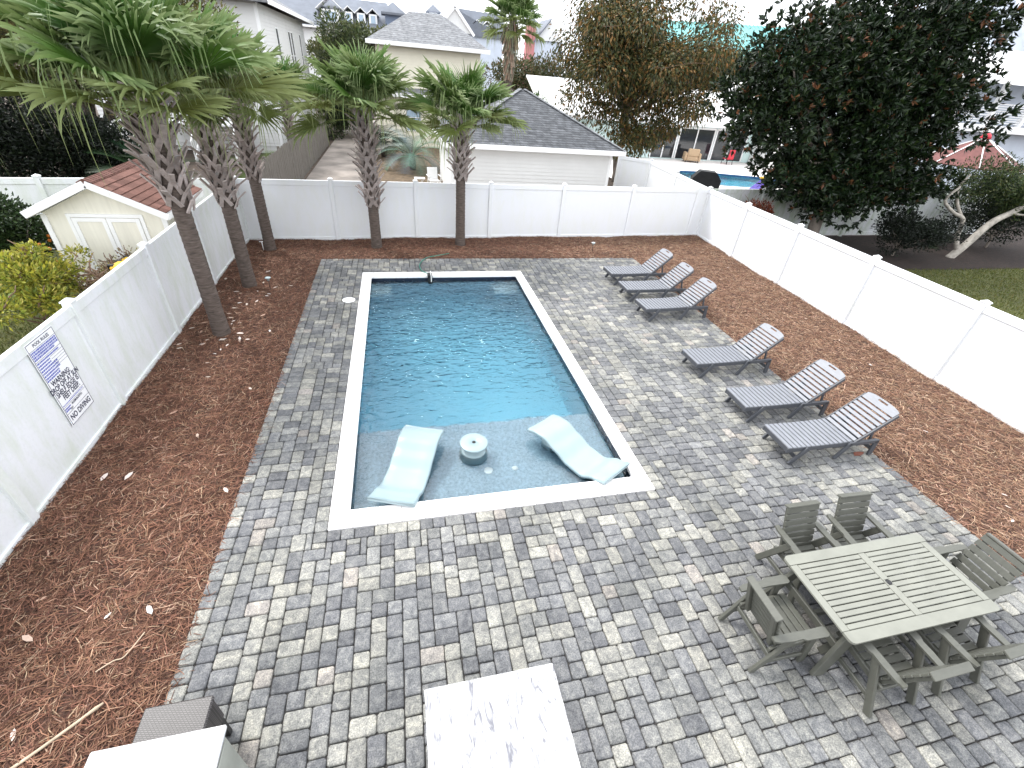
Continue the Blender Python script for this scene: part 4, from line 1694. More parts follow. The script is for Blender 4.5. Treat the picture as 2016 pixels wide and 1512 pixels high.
tree('driveway_shrub', 'dark green shrub closing the far end of the driveway', 'shrub', (-2.9, 37.5, -.1), .6, lum, 9000, .2, .09,
     [(.03, .05, .015), (.06, .08, .025), (.012, .02, .008)], [3, 2, 2], 'leaf', .1, seed=20)
# shrubs left of the fence
lum = random_lumps((-7.3, 8.2, 1.35), (1.0, .9, .85), 18, .42, 51)
ct = tree('citrus_tree', 'dark green citrus tree with small oranges beside the shed', 'tree', (-7.3, 8.2, -.08), .6, lum, 9000, .1, .05,
          [(.03, .06, .018), (.055, .09, .028), (.015, .03, .01)], [3, 2, 2], 'leaf_gloss', .07, seed=13, limbs=8)
for k in range(9):
    x, y, z = rnd.uniform(-6.75, -6.2), rnd.uniform(7.4, 8.4), rnd.uniform(.7, 1.5)
    MB().lathe([(.004, -.036), (.022, -.03), (.036, -.008), (.036, .008), (.022, .03), (.004, .036)], 10).build('orange', 'orange_fruit', ct, (x + 7.3, y - 8.2, z + .08))
lum = random_lumps((-5.7, 5.8, 1.0), (.8, 1.7, .75), 34, .3, 52)
tree('golden_shrub', 'yellow-green shrub leaning over the grimy fence by the shed', 'shrub', (-5.75, 5.7, -.08), .4, lum, 9000, .1, .04,
     [(.42, .40, .05), (.30, .33, .05), (.5, .45, .1), (.14, .18, .035)], [3, 3, 1.6, 1.5], 'leaf', .04, 'twig', seed=14, limbs=14, twig_n=60)
lum = random_lumps((-4.75, 6.5, .75), (.6, 1.0, .5), 20, .3, 53)
tree('twiggy_shrub', 'half bare brown twiggy shrub in front of the shed doors', 'shrub', (-4.75, 6.5, -.08), .3, lum, 2000, .06, .025,
     [(.25, .2, .09), (.35, .33, .08), (.16, .11, .06)], [3, 1.5, 3], 'leaf', .03, 'twig', seed=15, limbs=18, twig_n=260)
t = thing('banana_plant', 'single broad banana leaf rising between the shed and the back fence', 'plant', (-7.1, 10.3, -.08))
MB().tube([(0, 0, -.05), (.02, 0, .8), (.08, 0, 1.35)], [.06, .05, .025], 8).build('stem', 'hose_green', t)
V, F, N = [], [], 10
for k in range(N + 1):
    u = k / N
    w = .17 * math.sin(math.pi * (u * .9 + .06)) ** .6
    p = Vector((.08 + .75 * u, -.05 * u, 1.3 + .62 * u - .25 * u * u))
    V += [p + Vector((-.4 * w, 0, w)) * 1, p + Vector((0, -.03, 0)), p + Vector((.4 * w, 0, -w * .9))]
for k in range(N):
    for q in (0, 1):
        F.append((k * 3 + q, k * 3 + q + 1, k * 3 + q + 4, k * 3 + q + 3))
MB().add(V, F, True, (.07, .2, .05)).build('leaf', 'palm_leaf', t)

# bed behind the right fence
lum = random_lumps((20.8, 10.4, .9), (2.3, 1.0, .7), 22, .5, 61)
tree('dark_shrub', 'very dark rounded shrub at the lawn edge under the magnolia', 'shrub', (20.8, 10.4, -.08), .3, lum, 9000, .1, .045,
     [(.005, .011, .004), (.01, .019, .007), (.003, .006, .003)], [3, 1.5, 2], 'leaf', .05, seed=16)
lum = random_lumps((14.7, 11.9, 1.0), (.8, .5, .5), 12, .3, 62)
tree('red_shrub', 'small red-leaved shrub in the corner behind the fence', 'shrub', (14.7, 11.9, -.08), .5, lum, 3000, .1, .05,
     [(.20, .035, .02), (.26, .07, .03), (.1, .03, .02)], None, 'leaf', .03, 'twig', seed=17, twig_n=30)
t = thing('bent_tree', 'small tree with pale forked leaning trunks above the lawn', 'tree', (23.7, 10.2, -.08))
b = MB()
b.tube(spline([(-.1, 0, -.1), (.35, 0, .45), (1.15, .1, 1.37), (1.9, .1, 1.8), (2.5, .1, 2.1), (4.2, .1, 2.7)], 4), [.16 - .004 * k for k in range(21)], 9)
b.tube(spline([(.15, .05, .3), (-.2, .1, .8), (-.45, .1, 1.5), (-1.1, .15, 1.75), (-1.9, .15, 2.2), (-1.6, .1, 2.7)], 4), [.1 - .003 * k for k in range(21)], 8)
b.tube(spline([(-.55, .12, 1.58), (-1.0, .3, 2.1), (-1.3, .35, 2.65), (-1.1, .35, 3.1)], 4), [.06 - .002 * k for k in range(13)], 7)
b.tube(spline([(1.9, .1, 1.8), (2.3, -.1, 1.78), (2.75, -.2, 1.95)], 4), [.05 - .003 * k for k in range(9)], 6)
b.build('trunk', 'bark_pale', t)
ls = random_lumps((1.3, .9, 2.75), (3.2, .8, 1.0), 34, .6, 63) + random_lumps((3.6, .5, 2.4), (2.4, .8, 1.2), 20, .6, 66)
P, D = lump_points(ls, 17000, .35)
leaf_mesh('crown', P, D + np.array([0, 0, .2]) + rng.normal(0, .5, D.shape), rng.uniform(.08, .14, 17000), rng.uniform(.035, .055, 17000),
          cols(17000, [(.04, .07, .016), (.075, .10, .027), (.015, .028, .01), (.11, .12, .04)], [3, 2, 3, 1]), 'leaf', t)
lum = random_lumps((27.5, 11.5, 1.3), (3.2, 1.2, 1.2), 26, .7, 64)
tree('shade_shrub', 'dark shrub mass behind the bent trunks', 'shrub', (27.5, 11.5, -.08), .5, lum, 9000, .12, .055,
     [(.007, .014, .005), (.014, .025, .008), (.003, .006, .003)], [3, 1.5, 2], 'leaf', .06, seed=19)
lum = random_lumps((24.0, 12.2, 4.9), (1.2, .8, .8), 6, .5, 65)


# grass on the lawns
def grass(name, label, n, x0, x1, y0, y1, z):
    P = np.stack([rng.uniform(x0, x1, n), rng.uniform(y0, y1, n), np.full(n, z)], 1)
    D = rng.normal(0, .45, (n, 3)) + np.array([0, 0, 1])
    o = leaf_mesh(name, P, D, rng.uniform(.05, .1, n), .018, cols(n, [(.11, .13, .03), (.16, .15, .045), (.07, .09, .02)], [3, 2, 2], .2), 'grass')
    kind(o, 'stuff')
    tag(o, label, 'grass')


grass('lawn_grass', 'short green lawn grass beyond the bright white fence', 42000, 13.0, 30, 2.0, 8.8, -.08)
grass('side_grass', 'patch of green grass behind the sign on the grimy fence', 9000, -7.5, -3.75, 2.2, 6.5, -.08)


# ------------------------------------------------------------------ buildings
def siding(b, axis, fixed, a0, a1, z0, z1, step, out, holes=(), c=None):
    """lapped boards on a wall in the plane axis=fixed; out = +-1 outward; holes = (a0,a1,z0,z1)"""
    z = z0
    while z < z1 - .01:
        zt = min(z + step, z1)
        segs = [(a0, a1)]
        for (h0, h1, hz0, hz1) in holes:
            if zt > hz0 + .02 and z < hz1 - .02:
                ns = []
                for s0, s1 in segs:
                    if h1 <= s0 or h0 >= s1:
                        ns.append((s0, s1))
                    else:
                        if h0 > s0:
                            ns.append((s0, h0))
                        if h1 < s1:
                            ns.append((h1, s1))
                segs = ns
        for s0, s1 in segs:
            lo, hi = fixed + out * .03, fixed + out * .006
            poly = [(fixed - out * .02, z), (lo, z), (hi, zt), (fixed - out * .02, zt)]
            if axis == 'y':
                V = [(s0, p[0], p[1]) for p in poly] + [(s1, p[0], p[1]) for p in poly]
            else:
                V = [(p[0], s0, p[1]) for p in poly] + [(p[0], s1, p[1]) for p in poly]
            b.add(V, [(0, 1, 2, 3), (7, 6, 5, 4), (0, 4, 5, 1), (1, 5, 6, 2), (2, 6, 7, 3), (3, 7, 4, 0)], False, c)
        z = zt


def window(par, axis, fixed, a0, a1, z0, z1, out, glass='glass_dark', frame=.07):
    def bx(u0, u1, w0, w1, d0, d1, mat, name, p):
        l, h = sorted((fixed + out * d0, fixed + out * d1))
        if axis == 'y':
            return MB().box(u0, l, w0, u1, h, w1, .004).build(name, mat, p)
        return MB().box(l, u0, w0, h, u1, w1, .004).build(name, mat, p)
    w = bx(a0, a1, z0, z1, -.02, .012, glass, 'window', par)
    for (u0, u1, w0, w1) in ((a0 - frame, a0, z0 - frame, z1 + frame), (a1, a1 + frame, z0 - frame, z1 + frame), (a0, a1, z1, z1 + frame), (a0, a1, z0 - frame, z0), (a0, a1, (z0 + z1) / 2 - .025, (z0 + z1) / 2 + .025)):
        bx(u0, u1, w0, w1, .0, .045, 'trim_white', 'frame', w)
    return w


def roof_mesh(V, F, name, mat, par, th=.12):
    b = MB()
    n = len(V)
    b.add(list(V) + [(x, y, z - th) for x, y, z in V], list(F) + [tuple(i + n for i in reversed(f)) for f in F])
    edges = {}
    for f in F:
        for a, c in zip(f, f[1:] + f[:1]):
            edges[(a, c)] = 1
    side = [(a, c) for (a, c) in edges if (c, a) not in edges]
    b.f += [(c, a, a + n, c + n) for a, c in side]
    b.sm += [False] * len(side)
    return b.build(name, mat, par)


def hip_roof(x0, y0, x1, y1, z, rx0, rx1, ry0, ry1, rz, par, mat, th=.14):
    V = [(x0, y0, z), (x1, y0, z), (x1, y1, z), (x0, y1, z), (rx0, ry0, rz), (rx1, ry1, rz)]
    F = [(0, 1, 5, 4), (1, 2, 5), (2, 3, 4, 5), (3, 0, 4)]
    return roof_mesh(V, F, 'roof', mat, par, th)


# garage
g = thing('garage', 'white clapboard garage with a dark grey hip roof behind the far fence', 'garage', (0, 0, 0))
gx0, gx1, gy0, gy1, gz = 3.45, 10.55, 16.9, 23.4, 2.32
b = MB().box(gx0, gy0, -.1, gx1, gy1, gz)
w = b.build('wall', 'siding_white', g)
z, k = .0, 0
while z < gz - .02:
    bb = MB()
    siding(bb, 'y', gy0, gx0 + .1, gx1 - .1, z, min(z + .145, gz - .02), .145, -1)
    bb.build('clapboard', 'siding_white', w)
    bb = MB()
    siding(bb, 'x', gx0, gy0 + .1, gy1, z, min(z + .145, gz - .02), .145, -1)
    bb.build('clapboard', 'siding_white', w)
    z += .145
for x in (gx0, gx1):
    MB().box(x - .1 if x == gx0 else x - .1, gy0 - .035, -.1, x + .1 if x == gx0 else x + .03, gy0 + .06, gz - .01, .004).build('corner_board', 'trim_white', g)
rf = hip_roof(gx0 - .42, gy0 - .45, gx1 + .42, gy1 + .45, 2.46, 6.9, 7.1, 20.15, 20.15, 4.36, g, 'shingle_grey')
MB().box(gx0 - .45, gy0 - .49, 2.28, gx1 + .45, gy0 - .455, 2.47, .006).build('fascia', 'trim_white', g)
MB().box(gx0 - .46, gy0 - .452, 2.28, gx0 - .425, gy1 + .45, 2.47, .006).build('fascia', 'trim_white', g)
MB().box(gx0 - .42, gy0 - .45, 2.27, gx1 + .42, gy0, 2.295).build('soffit', 'trim_white', g)
for (p0, p1) in (((gx1 + .42, gy0 - .45, 2.475), (7.1, 20.15, 4.375)), ((gx0 - .42, gy0 - .45, 2.475), (6.9, 20.15, 4.375))):
    MB().beam(p0, p1, .2, .03).build('ridge_cap', 'shingle_light', rf)

# cream house
h = thing('cream_house', 'pale cream clapboard house with grey hip roof beyond the brown yard', 'house', (0, 0, 0))
hy = 34.0
w = MB().box(-.1, hy, -.1, 9.2, hy + 9, 3.2).build('wall', 'siding_cream', h)
b = MB()
siding(b, 'y', hy, -.05, 9.1, .0, 3.2, .17, -1, [(2.03, 2.95, .98, 2.6)])
b.build('clapboards', 'siding_cream', w)
w2 = MB().box(.2, hy + .6, 3.2, 7.3, hy + 9, 6.0).build('upper_wall', 'siding_cream', h)
b = MB()
siding(b, 'y', hy + .6, .22, 7.28, 3.55, 6.0, .17, -1)
b.build('clapboards', 'siding_cream', w2)
window(w, 'y', hy, 2.03, 2.95, 1.0, 2.6, -1, 'glass_blue')
roof_mesh([(-.5, hy - .5, 3.22), (9.5, hy - .5, 3.22), (8.6, hy + .9, 3.62), (-.1, hy + .9, 3.62)], [(0, 1, 2, 3)], 'porch_roof', 'shingle_light', h)
MB().box(-.5, hy - .53, 3.0, 9.5, hy - .505, 3.24, .005).build('fascia', 'trim_white', h)
hip_roof(-.35, hy, 7.85, hy + 9.5, 6.08, 2.7, 5.0, hy + 4.6, hy + 4.6, 8.05, h, 'shingle_light')
MB().box(-.38, hy - .04, 5.86, 7.88, hy - .005, 6.1, .005).build('fascia', 'trim_white', h)
MB().box(.9, hy - .06, .1, 1.9, hy - .03, .5, .01).build('crawl_vent', 'black_plastic', h)

# white two-storey house on the left
h = thing('white_house', 'tall white two-storey clapboard house with narrow windows and broad eaves', 'house', (0, 0, 0))
hx, hy0, hy1 = -5.5, 28.6, 44.0
w = MB().box(hx - 9, hy0, -.1, hx, hy1, 7.0).build('wall', 'siding_white', h)
wins = [(32.6, 33.2, 3.5, 6.1), (36.7, 37.35, 3.5, 6.1), (37.7, 38.35, 3.5, 6.1), (41.2, 41.8, 3.5, 6.1)]
b = MB()
siding(b, 'x', hx, hy0 + .12, hy1, .3, 6.95, .17, 1, wins)
siding(b, 'y', hy0, hx - 9, hx - .12, .3, 6.95, .17, -1)
b.build('clapboards', 'siding_white', w)
MB().box(hx - .12, hy0 - .035, -.1, hx + .035, hy0 + .12, 6.95, .005).build('corner_board', 'trim_white', h)
for a in wins:
    window(w, 'x', hx, a[0], a[1], a[2], a[3], 1)
hip_roof(hx - 9.8, hy0 - .8, hx + .75, hy1 + .8, 7.1, hx - 4.6, hx - 4.4, hy0 + 4, hy1 - 4, 9.6, h, 'shingle_light')
MB().box(hx + .755, hy0 - .8, 6.92, hx + .79, hy1 + .8, 7.14, .005).build('gutter', 'trim_white', h)
# porch stairs
s = thing('porch_stairs', 'white wooden porch stairs with railings behind the palm trunks', 'stairs', (-8.0, 24.5, -.1))
for k in range(8):
    MB().box(-.9, k * .27, k * .19, .9, k * .27 + .3, k * .19 + .05, .006).build('tread', 'weathered_wood', s)
for sx in (-1, 1):
    MB().beam((sx * .95, 0, .1), (sx * .95, 2.2, 1.6), .05, .25).build('stringer', 'trim_white', s)
    MB().beam((sx * .95, 0, 1.0), (sx * .95, 2.2, 2.5), .06, .08).build('handrail', 'trim_white', s)
    for k in range(9):
        MB().box(sx * .95 - .02, k * .27 - .02, .1 + k * .18, sx * .95 + .02, k * .27 + .02, 1.0 + k * .18, .004).build('baluster', 'trim_white', s)
MB().box(-3.2, 2.2, 1.5, .95, 4.0, 1.6, .01).build('landing', 'trim_white', s)
for k in range(14):
    MB().box(-3.1 + k * .16, 2.25, 1.6, -3.05 + k * .16, 2.3, 2.45, .004).build('baluster', 'trim_white', s)
MB().box(-3.15, 2.22, 2.45, -.9, 2.33, 2.53, .006).build('handrail', 'trim_white', s)

# shed
sh = thing('garden_shed', 'cream garden shed with red-brown shingle roof and double doors', 'shed', (-5.03, 8.55, -.08))
hw, hl = 1.10, .95
prof = [(-hw, 0), (hw, 0), (hw, 1.93), (0, 2.48), (-hw, 1.93)]
MB().prism(prof, 'y', -hl, hl).build('wall', 'shed_wall', sh)
for sx in (-1, 1):
    e = (sx * 1.27, 1.93)
    r = roof_mesh([(0, -1.18, 2.63), (e[0], -1.18, 2.02), (e[0], 1.12, 2.02), (0, 1.12, 2.63)], [(0, 1, 2, 3) if sx < 0 else (3, 2, 1, 0)], 'roof', 'trim_white', sh, .07)
    if sx > 0:
        nrow, ncol = 9, 13
        for i in range(nrow):
            u0, u1 = i / nrow, (i + 1) / nrow
            off = (i % 3) * .06
            y = -1.19 - off
            while y < 1.13:
                y1_ = min(y + .178, 1.13)
                ya = max(y, -1.19)
                if y1_ - ya > .02:
                    xa, xb = 1.28 * (1 - u1) - .01, 1.28 * (1 - u0)
                    za = lambda x: 2.63 - (2.63 - 2.02) * x / 1.27
                    lift = .022
                    kk = rnd.uniform(.72, 1.25)
                    c = (.22 * kk, .115 * kk, .095 * kk)
                    V = [(xb, ya, za(xb) + lift), (xb, y1_ - .006, za(xb) + lift), (xa, y1_ - .006, za(xa) + .008), (xa, ya, za(xa) + .008),
                         (xb, ya, za(xb) + .002), (xb, y1_ - .006, za(xb) + .002), (xa, y1_ - .006, za(xa) + .002), (xa, ya, za(xa) + .002)]
                    MB().add(V, [(0, 1, 2, 3), (7, 6, 5, 4), (0, 4, 5, 1), (1, 5, 6, 2), (2, 6, 7, 3), (3, 7, 4, 0)], False, c).build('shingle', 'shingle_red', r)
                y += .178
        y = -1.19
        while y < 1.12:
            kk = rnd.uniform(.75, 1.2)
            V = [(-.13, y, 2.6), (0, y, 2.665), (.13, y, 2.6), (-.13, y + .1, 2.592), (0, y + .1, 2.65), (.13, y + .1, 2.592), (-.13, y, 2.57), (.13, y, 2.57)]
            MB().add(V, [(0, 1, 4, 3), (1, 2, 5, 4), (0, 6, 7, 2, 1)], False, (.2 * kk, .105 * kk, .088 * kk)).build('ridge_shingle', 'shingle_red', r)
            y += .105
    MB().beam((sx * 1.30, -1.195, 1.93), (0, -1.195, 2.56), .02, .14).build('barge_board', 'trim_white', sh)
    MB().box(sx * 1.26, -1.17, 1.87, sx * 1.29, 1.1, 2.0).build('fascia', 'trim_white', sh)
    # door leaf
    x0, x1 = (-.62, .0) if sx < 0 else (.01, .63)
    dr = MB().box(x0, -hl - .025, .32, x1, -hl - .004, 1.84, .004).build('door', 'shed_wall', sh)
    for (a0, a1, z0, z1) in ((x0, x0 + .08, .32, 1.84), (x1 - .08, x1, .32, 1.84), (x0 + .08, x1 - .08, 1.76, 1.84), (x0 + .08, x1 - .08, .32, .4)):
        MB().box(a0, -hl - .04, z0, a1, -hl - .026, z1, .003).build('door_trim', 'trim_white', dr)
    MB().box(sx * hw - .05, -hl - .03, 0, sx * hw + .05, -hl - .002, 1.9, .004).build('corner_board', 'trim_white', sh)
for (a0, a1, z0, z1) in ((-.7, -.63, .3, 1.92), (.64, .71, .3, 1.92), (-.63, .64, 1.85, 1.92)):
    MB().box(a0, -hl - .03, z0, a1, -hl - .003, z1, .003).build('door_frame', 'trim_white', sh)
t = thing('striped_toy', 'yellow plastic toy with black bands between the grimy fence and the shed doors', 'toy', (-4.42, 6.6, -.02), R(-8))
MB().box(-.2, -.36, 0, .2, .36, 1.2, .05).build('body', 'yellow_plastic', t)
for k in range(3):
    MB().box(-.22, -.33 + k * .26, 1.1, -.1, -.25 + k * .26, 1.21, .01).build('band', 'black_plastic', t)

# weathered plank fence and driveway
f = thing('plank_fence', 'weathered grey vertical plank fence beside the concrete driveway', 'fence', (-3.42, 13.0, -.08))
pm_ = MB().box(-.012, 0, 0, .012, .134, 1.88, .003).mesh('plank')
pm_.materials.append(M['weathered_wood'])
for k in range(134):
    o = place('plank', pm_, f, (rnd.uniform(-.006, .006), k * .15, rnd.uniform(-.03, .03)))
for z in (.4, 1.5):
    MB().box(-.06, -.01, z, -.014, 20.1, z + .09, .004).build('rail', 'weathered_wood', f)
for k in range(9):
    MB().box(-.15, k * 2.5 - .045, -.1, -.062, k * 2.5 + .045, 1.9, .006).build('post', 'weathered_wood', f)

# white garden chairs
def plastic_chair(loc, rz, label):
    t = thing('plastic_chair', label, 'chair', loc, rz, 'white chairs on the brown yard')
    MB().box(-.25, -.25, .40, .25, .25, .44, .01).build('seat', 'white_plastic', t)
    MB().beam((0, .25, .42), (0, .36, .95), .5, .035, (0, 1, 0), .01).build('backrest', 'white_plastic', t)
    for sx in (-1, 1):
        MB().box(sx * .29 - .03, -.26, .62, sx * .29 + .03, .3, .65, .008).build('arm', 'white_plastic', t)
        for sy in (-1, 1):
            MB().beam((sx * .24, sy * .22, .42), (sx * .28, sy * .27, 0), .045, .045, (1, 0, 0)).build('leg', 'white_plastic', t)
        MB().box(sx * .29 - .02, -.25, .42, sx * .29 + .02, -.2, .62, .005).build('arm_post', 'white_plastic', t)


plastic_chair((2.85, 20.0, -.07), R(10), 'white plastic armchair beside the garage wall')
t = thing('folding_table', 'small white folding side table beside the plastic armchair', 'table', (2.15, 19.8, -.07))
MB().box(-.25, -.2, .52, .25, .2, .55, .008).build('top', 'white_plastic', t)
for sy in (-1, 1):
    MB().beam((-.2, sy * .17, .52), (.2, sy * .17, .0), .035, .025).build('leg', 'white_plastic', t)
    MB().beam((.2, sy * .14, .52), (-.2, sy * .14, .0), .035, .025).build('leg', 'white_plastic', t)

# mint house with sliding doors, neighbour pool
h = thing('mint_house', 'low mint house with a pale roof and sliding doors behind the kidney pool', 'house', (0, 0, 0))
ty = 34.0
w = MB().box(12.5, ty, -.1, 36, ty + 9, 2.75).build('wall', 'siding_mint', h)
doors = [(21.6, 23.6), (23.9, 27.0), (27.3, 30.2)]
b = MB()
siding(b, 'y', ty, 12.5, 36, .0, 2.75, .16, -1, [(21.4, 30.4, 0, 2.35)])
b.build('clapboards', 'siding_mint', w)
for (a0, a1) in doors:
    d = MB().box(a0, ty - .03, .05, a1, ty - .005, 2.25, .004).build('sliding_door', 'glass_dark', w)
    for (u0, u1, z0, z1) in ((a0 - .12, a0, 0, 2.4), (a1, a1 + .12, 0, 2.4), (a0, a1, 2.25, 2.4), ((a0 + a1) / 2 - .05, (a0 + a1) / 2 + .05, .05, 2.25)):
        MB().box(u0, ty - .07, z0, u1, ty - .032, z1, .004).build('frame', 'trim_white', d)
roof_mesh([(11.8, ty - .9, 2.7), (36.6, ty - .9, 2.7), (36.6, ty + 5, 4.9), (11.8, ty + 5, 4.9)], [(0, 1, 2, 3)], 'roof', 'roof_white', h)
roof_mesh([(27.0, ty - 1.4, 2.6), (36.6, ty - 1.4, 2.6), (36.6, ty + 4, 6.2), (29.5, ty + 4, 6.2)], [(0, 1, 2, 3)], 'gable_roof', 'roof_white', h)
MB().box(11.8, ty - .94, 2.5, 36.6, ty - .905, 2.72, .005).build('fascia', 'trim_white', h)
MB().box(31.0, ty - 6, -.1, 31.3, ty - .1, 2.6, .01).build('wing_wall', 'siding_white', h)

p = thing('kidney_pool', 'turquoise kidney shaped neighbour pool with dark blue tile line', 'swimming pool', (23.5, 25.7, 0))
N = 48
def kid(k, s=1.0):
    a = 2 * math.pi * k / N
    r = 1 + .16 * math.cos(2 * a + .6) + .07 * math.cos(3 * a)
    return (4.0 * r * math.cos(a) * s, 2.9 * r * math.sin(a) * s)
b = MB()
V = [(*kid(k), -.03) for k in range(N)] + [(*kid(k), -.25) for k in range(N)]
b.add(V, [(k, k + N, (k + 1) % N + N, (k + 1) % N) for k in range(N)], True)
b.build('tile_line', 'pool_blue_tile', p)
b = MB()
V = [(*kid(k), -.25) for k in range(N)] + [(*kid(k, .92), -1.4) for k in range(N)]
b.add(V, [(k, k + N, (k + 1) % N + N, (k + 1) % N) for k in range(N)] + [tuple(k + N for k in range(N))], True)
b.build('basin', 'pool_blue', p)
b = MB()
V = [(*kid(k, 1.002), -.14) for k in range(N)] + [(*kid(k, .93), -1.42) for k in range(N)]
b.add(V, [tuple(range(N)), tuple(range(2 * N - 1, N - 1, -1))] + [(k, k + N, (k + 1) % N + N, (k + 1) % N) for k in range(N)])
b.build('water', 'neighbour_water', p)
# deck between the box hole and the kidney outline
b = MB()
def boxpt(k):
    x, y = kid(k)
    cx, cy = 23.5, 25.7
    s = min((NP[2] - cx) / x if x > 1e-6 else 9e9, (NP[0] - cx) / x if x < -1e-6 else 9e9, (NP[3] - cy) / y if y > 1e-6 else 9e9, (NP[1] - cy) / y if y < -1e-6 else 9e9)
    return (x * s, y * s)
V = [(*kid(k, 1.0), -.03) for k in range(N)] + [(*boxpt(k), -.03) for k in range(N)]
b.add(V, [(k, (k + 1) % N, (k + 1) % N + N, k + N) for k in range(N)])
for (x, y) in ((NP[0], NP[1]), (NP[2], NP[1]), (NP[2], NP[3]), (NP[0], NP[3])):
    X, Y = x - 23.5, y - 25.7
    ks = sorted(range(N), key=lambda k: (boxpt(k)[0] - X) ** 2 + (boxpt(k)[1] - Y) ** 2)[:2]
    b.add([(X, Y, -.03), (*boxpt(ks[0]), -.03), (*boxpt(ks[1]), -.03)], [(0, 1, 2)])
b.build('surround', 'pool_deck', p)

t = thing('covered_grill', 'barbecue grill under a black cover beside the neighbour pool', 'grill', (18.4, 20.9, -.03), R(-24))
b = MB()
prof = [(-.75, 0), (.75, 0), (.79, .78), (.74, .86), (.5, 1.14), (.42, 1.2), (-.42, 1.21), (-.52, 1.13), (-.74, .86), (-.79, .78)]
b.prism(prof, 'y', -.36, .36)
b.build('cover', 'black_cover', t)
t = thing('tan_armchair', 'tan upholstered armchair in front of the sliding doors', 'armchair', (24.8, 32.9, -.03), R(160))
MB().box(-.45, -.45, .12, .45, .45, .45, .05).build('seat', 'tan_fabric', t)
MB().box(-.45, .25, .45, .45, .47, 1.0, .06).build('backrest', 'tan_fabric', t)
for sx in (-1, 1):
    MB().box(sx * .56 - .1, -.45, .1, sx * .56 + .1, .46, .7, .05).build('arm', 'tan_fabric', t)
    for sy in (-1, 1):
        MB().box(sx * .5 - .03, sy * .38 - .03, 0, sx * .5 + .03, sy * .38 + .03, .12).build('leg', 'black_plastic', t)
t = thing('red_chair', 'red patio chair in front of the sliding doors', 'chair', (28.0, 32.6, -.03), R(190))
MB().box(-.3, -.3, .38, .3, .3, .44, .02).build('seat', 'red_plastic', t)
MB().box(-.3, .26, .44, .3, .32, 1.1, .02).build('backrest', 'red_plastic', t)
for sx in (-1, 1):
    for sy in (-1, 1):
        MB().beam((sx * .26, sy * .26, .4), (sx * .3, sy * .32, 0), .04, .04, (1, 0, 0)).build('leg', 'black_plastic', t)
t = thing('pool_toy', 'purple and yellow plastic play slide by the neighbour fence', 'toy', (20.9, 19.6, -.03), R(20))
MB().beam((-.8, 0, .3), (.6, 0, 1.0), .5, .06, (0, 0, 1)).build('slide', 'purple_plastic', t)
MB().box(.55, -.3, 0, .85, .3, 1.05, .03).build('tower', 'purple_plastic', t)
MB().box(.5, -.36, 1.05, .9, .36, 1.15, .03).build('rail', 'yellow_plastic', t)

# grey-blue house at the right
h = thing('porch_house', 'pale blue house with white porch railing and columns behind the umbrella', 'house', (0, 0, 0))
rx, ry = 36.0, 25.0
MB().box(rx, ry + 1.8, -.1, rx + 16, ry + 10, 6.9).build('wall', 'siding_grey', h)
MB().box(rx - .4, ry - .3, 3.9, rx + 16, ry + 1.8, 4.35, .02).build('porch_floor', 'trim_white', h)
MB().box(rx, ry + .8, -.1, rx + 16, ry + 1.79, 3.9, .02).build('lower_wall', 'siding_grey', h)
for k in range(6):
    MB().box(rx - .3 + k * 3.2, ry - .25, 4.35, rx + k * 3.2, ry + .05, 6.9, .02).build('column', 'trim_white', h)
for k in range(8):
    MB().box(rx, ry - .12, 4.5 + k * .14, rx + 16, ry - .08, 4.56 + k * .14, .005).build('railing_slat', 'trim_white', h)
MB().box(rx - .1, ry - .17, 5.6, rx + 16, ry - .03, 5.68, .01).build('handrail', 'trim_white', h)
roof_mesh([(rx - 1.0, ry - 1.0, 6.95), (rx + 17, ry - 1.0, 6.95), (rx + 17, ry + 5, 9.2), (rx + 1.5, ry + 5, 9.2)], [(0, 1, 2, 3)], 'roof', 'roof_white', h, .2)
MB().prism([(rx + 1, 9.0), (rx + 14, 9.0), (rx + 7.5, 13.5)], 'y', ry + 5, ry + 9).build('gable', 'siding_grey', h)
for s in (-1, 1):
    MB().beam((rx + 7.5 + s * 7.1, ry + 4.7, 8.8), (rx + 7.5, ry + 4.7, 13.9), .8, .25, (0, 1, 0)).build('barge_board', 'trim_white', h)
t = thing('patio_umbrella', 'faded brownish red patio umbrella with white ribs before the pale blue house', 'umbrella', (33.8, 18.5, -.05))
MB().tube([(0, 0, 0), (0, 0, 3.9)], .04, 8).build('pole', 'trim_white', t)
b = MB()
N = 8
V = [(0, 0, 3.95)] + [(2.6 * math.cos(2 * math.pi * k / N), 2.6 * math.sin(2 * math.pi * k / N), 2.55) for k in range(N)] + [(0, 0, 3.9)] + [(2.58 * math.cos(2 * math.pi * k / N), 2.58 * math.sin(2 * math.pi * k / N), 2.5) for k in range(N)]
b.add(V, [(0, 1 + k, 1 + (k + 1) % N) for k in range(N)] + [(N + 1, N + 2 + (k + 1) % N, N + 2 + k) for k in range(N)])
b.build('canopy', 'umbrella_red', t)
for k in range(N):
    a = 2 * math.pi * k / N
    MB().tube([(.1 * math.cos(a), .1 * math.sin(a), 3.93), (2.6 * math.cos(a), 2.6 * math.sin(a), 2.58)], .03, 5).build('rib', 'trim_white', t)
MB().lathe([(.28, 3.9), (.2, 4.1), (.05, 4.2)], 10).build('finial_cap', 'red_plastic', t)


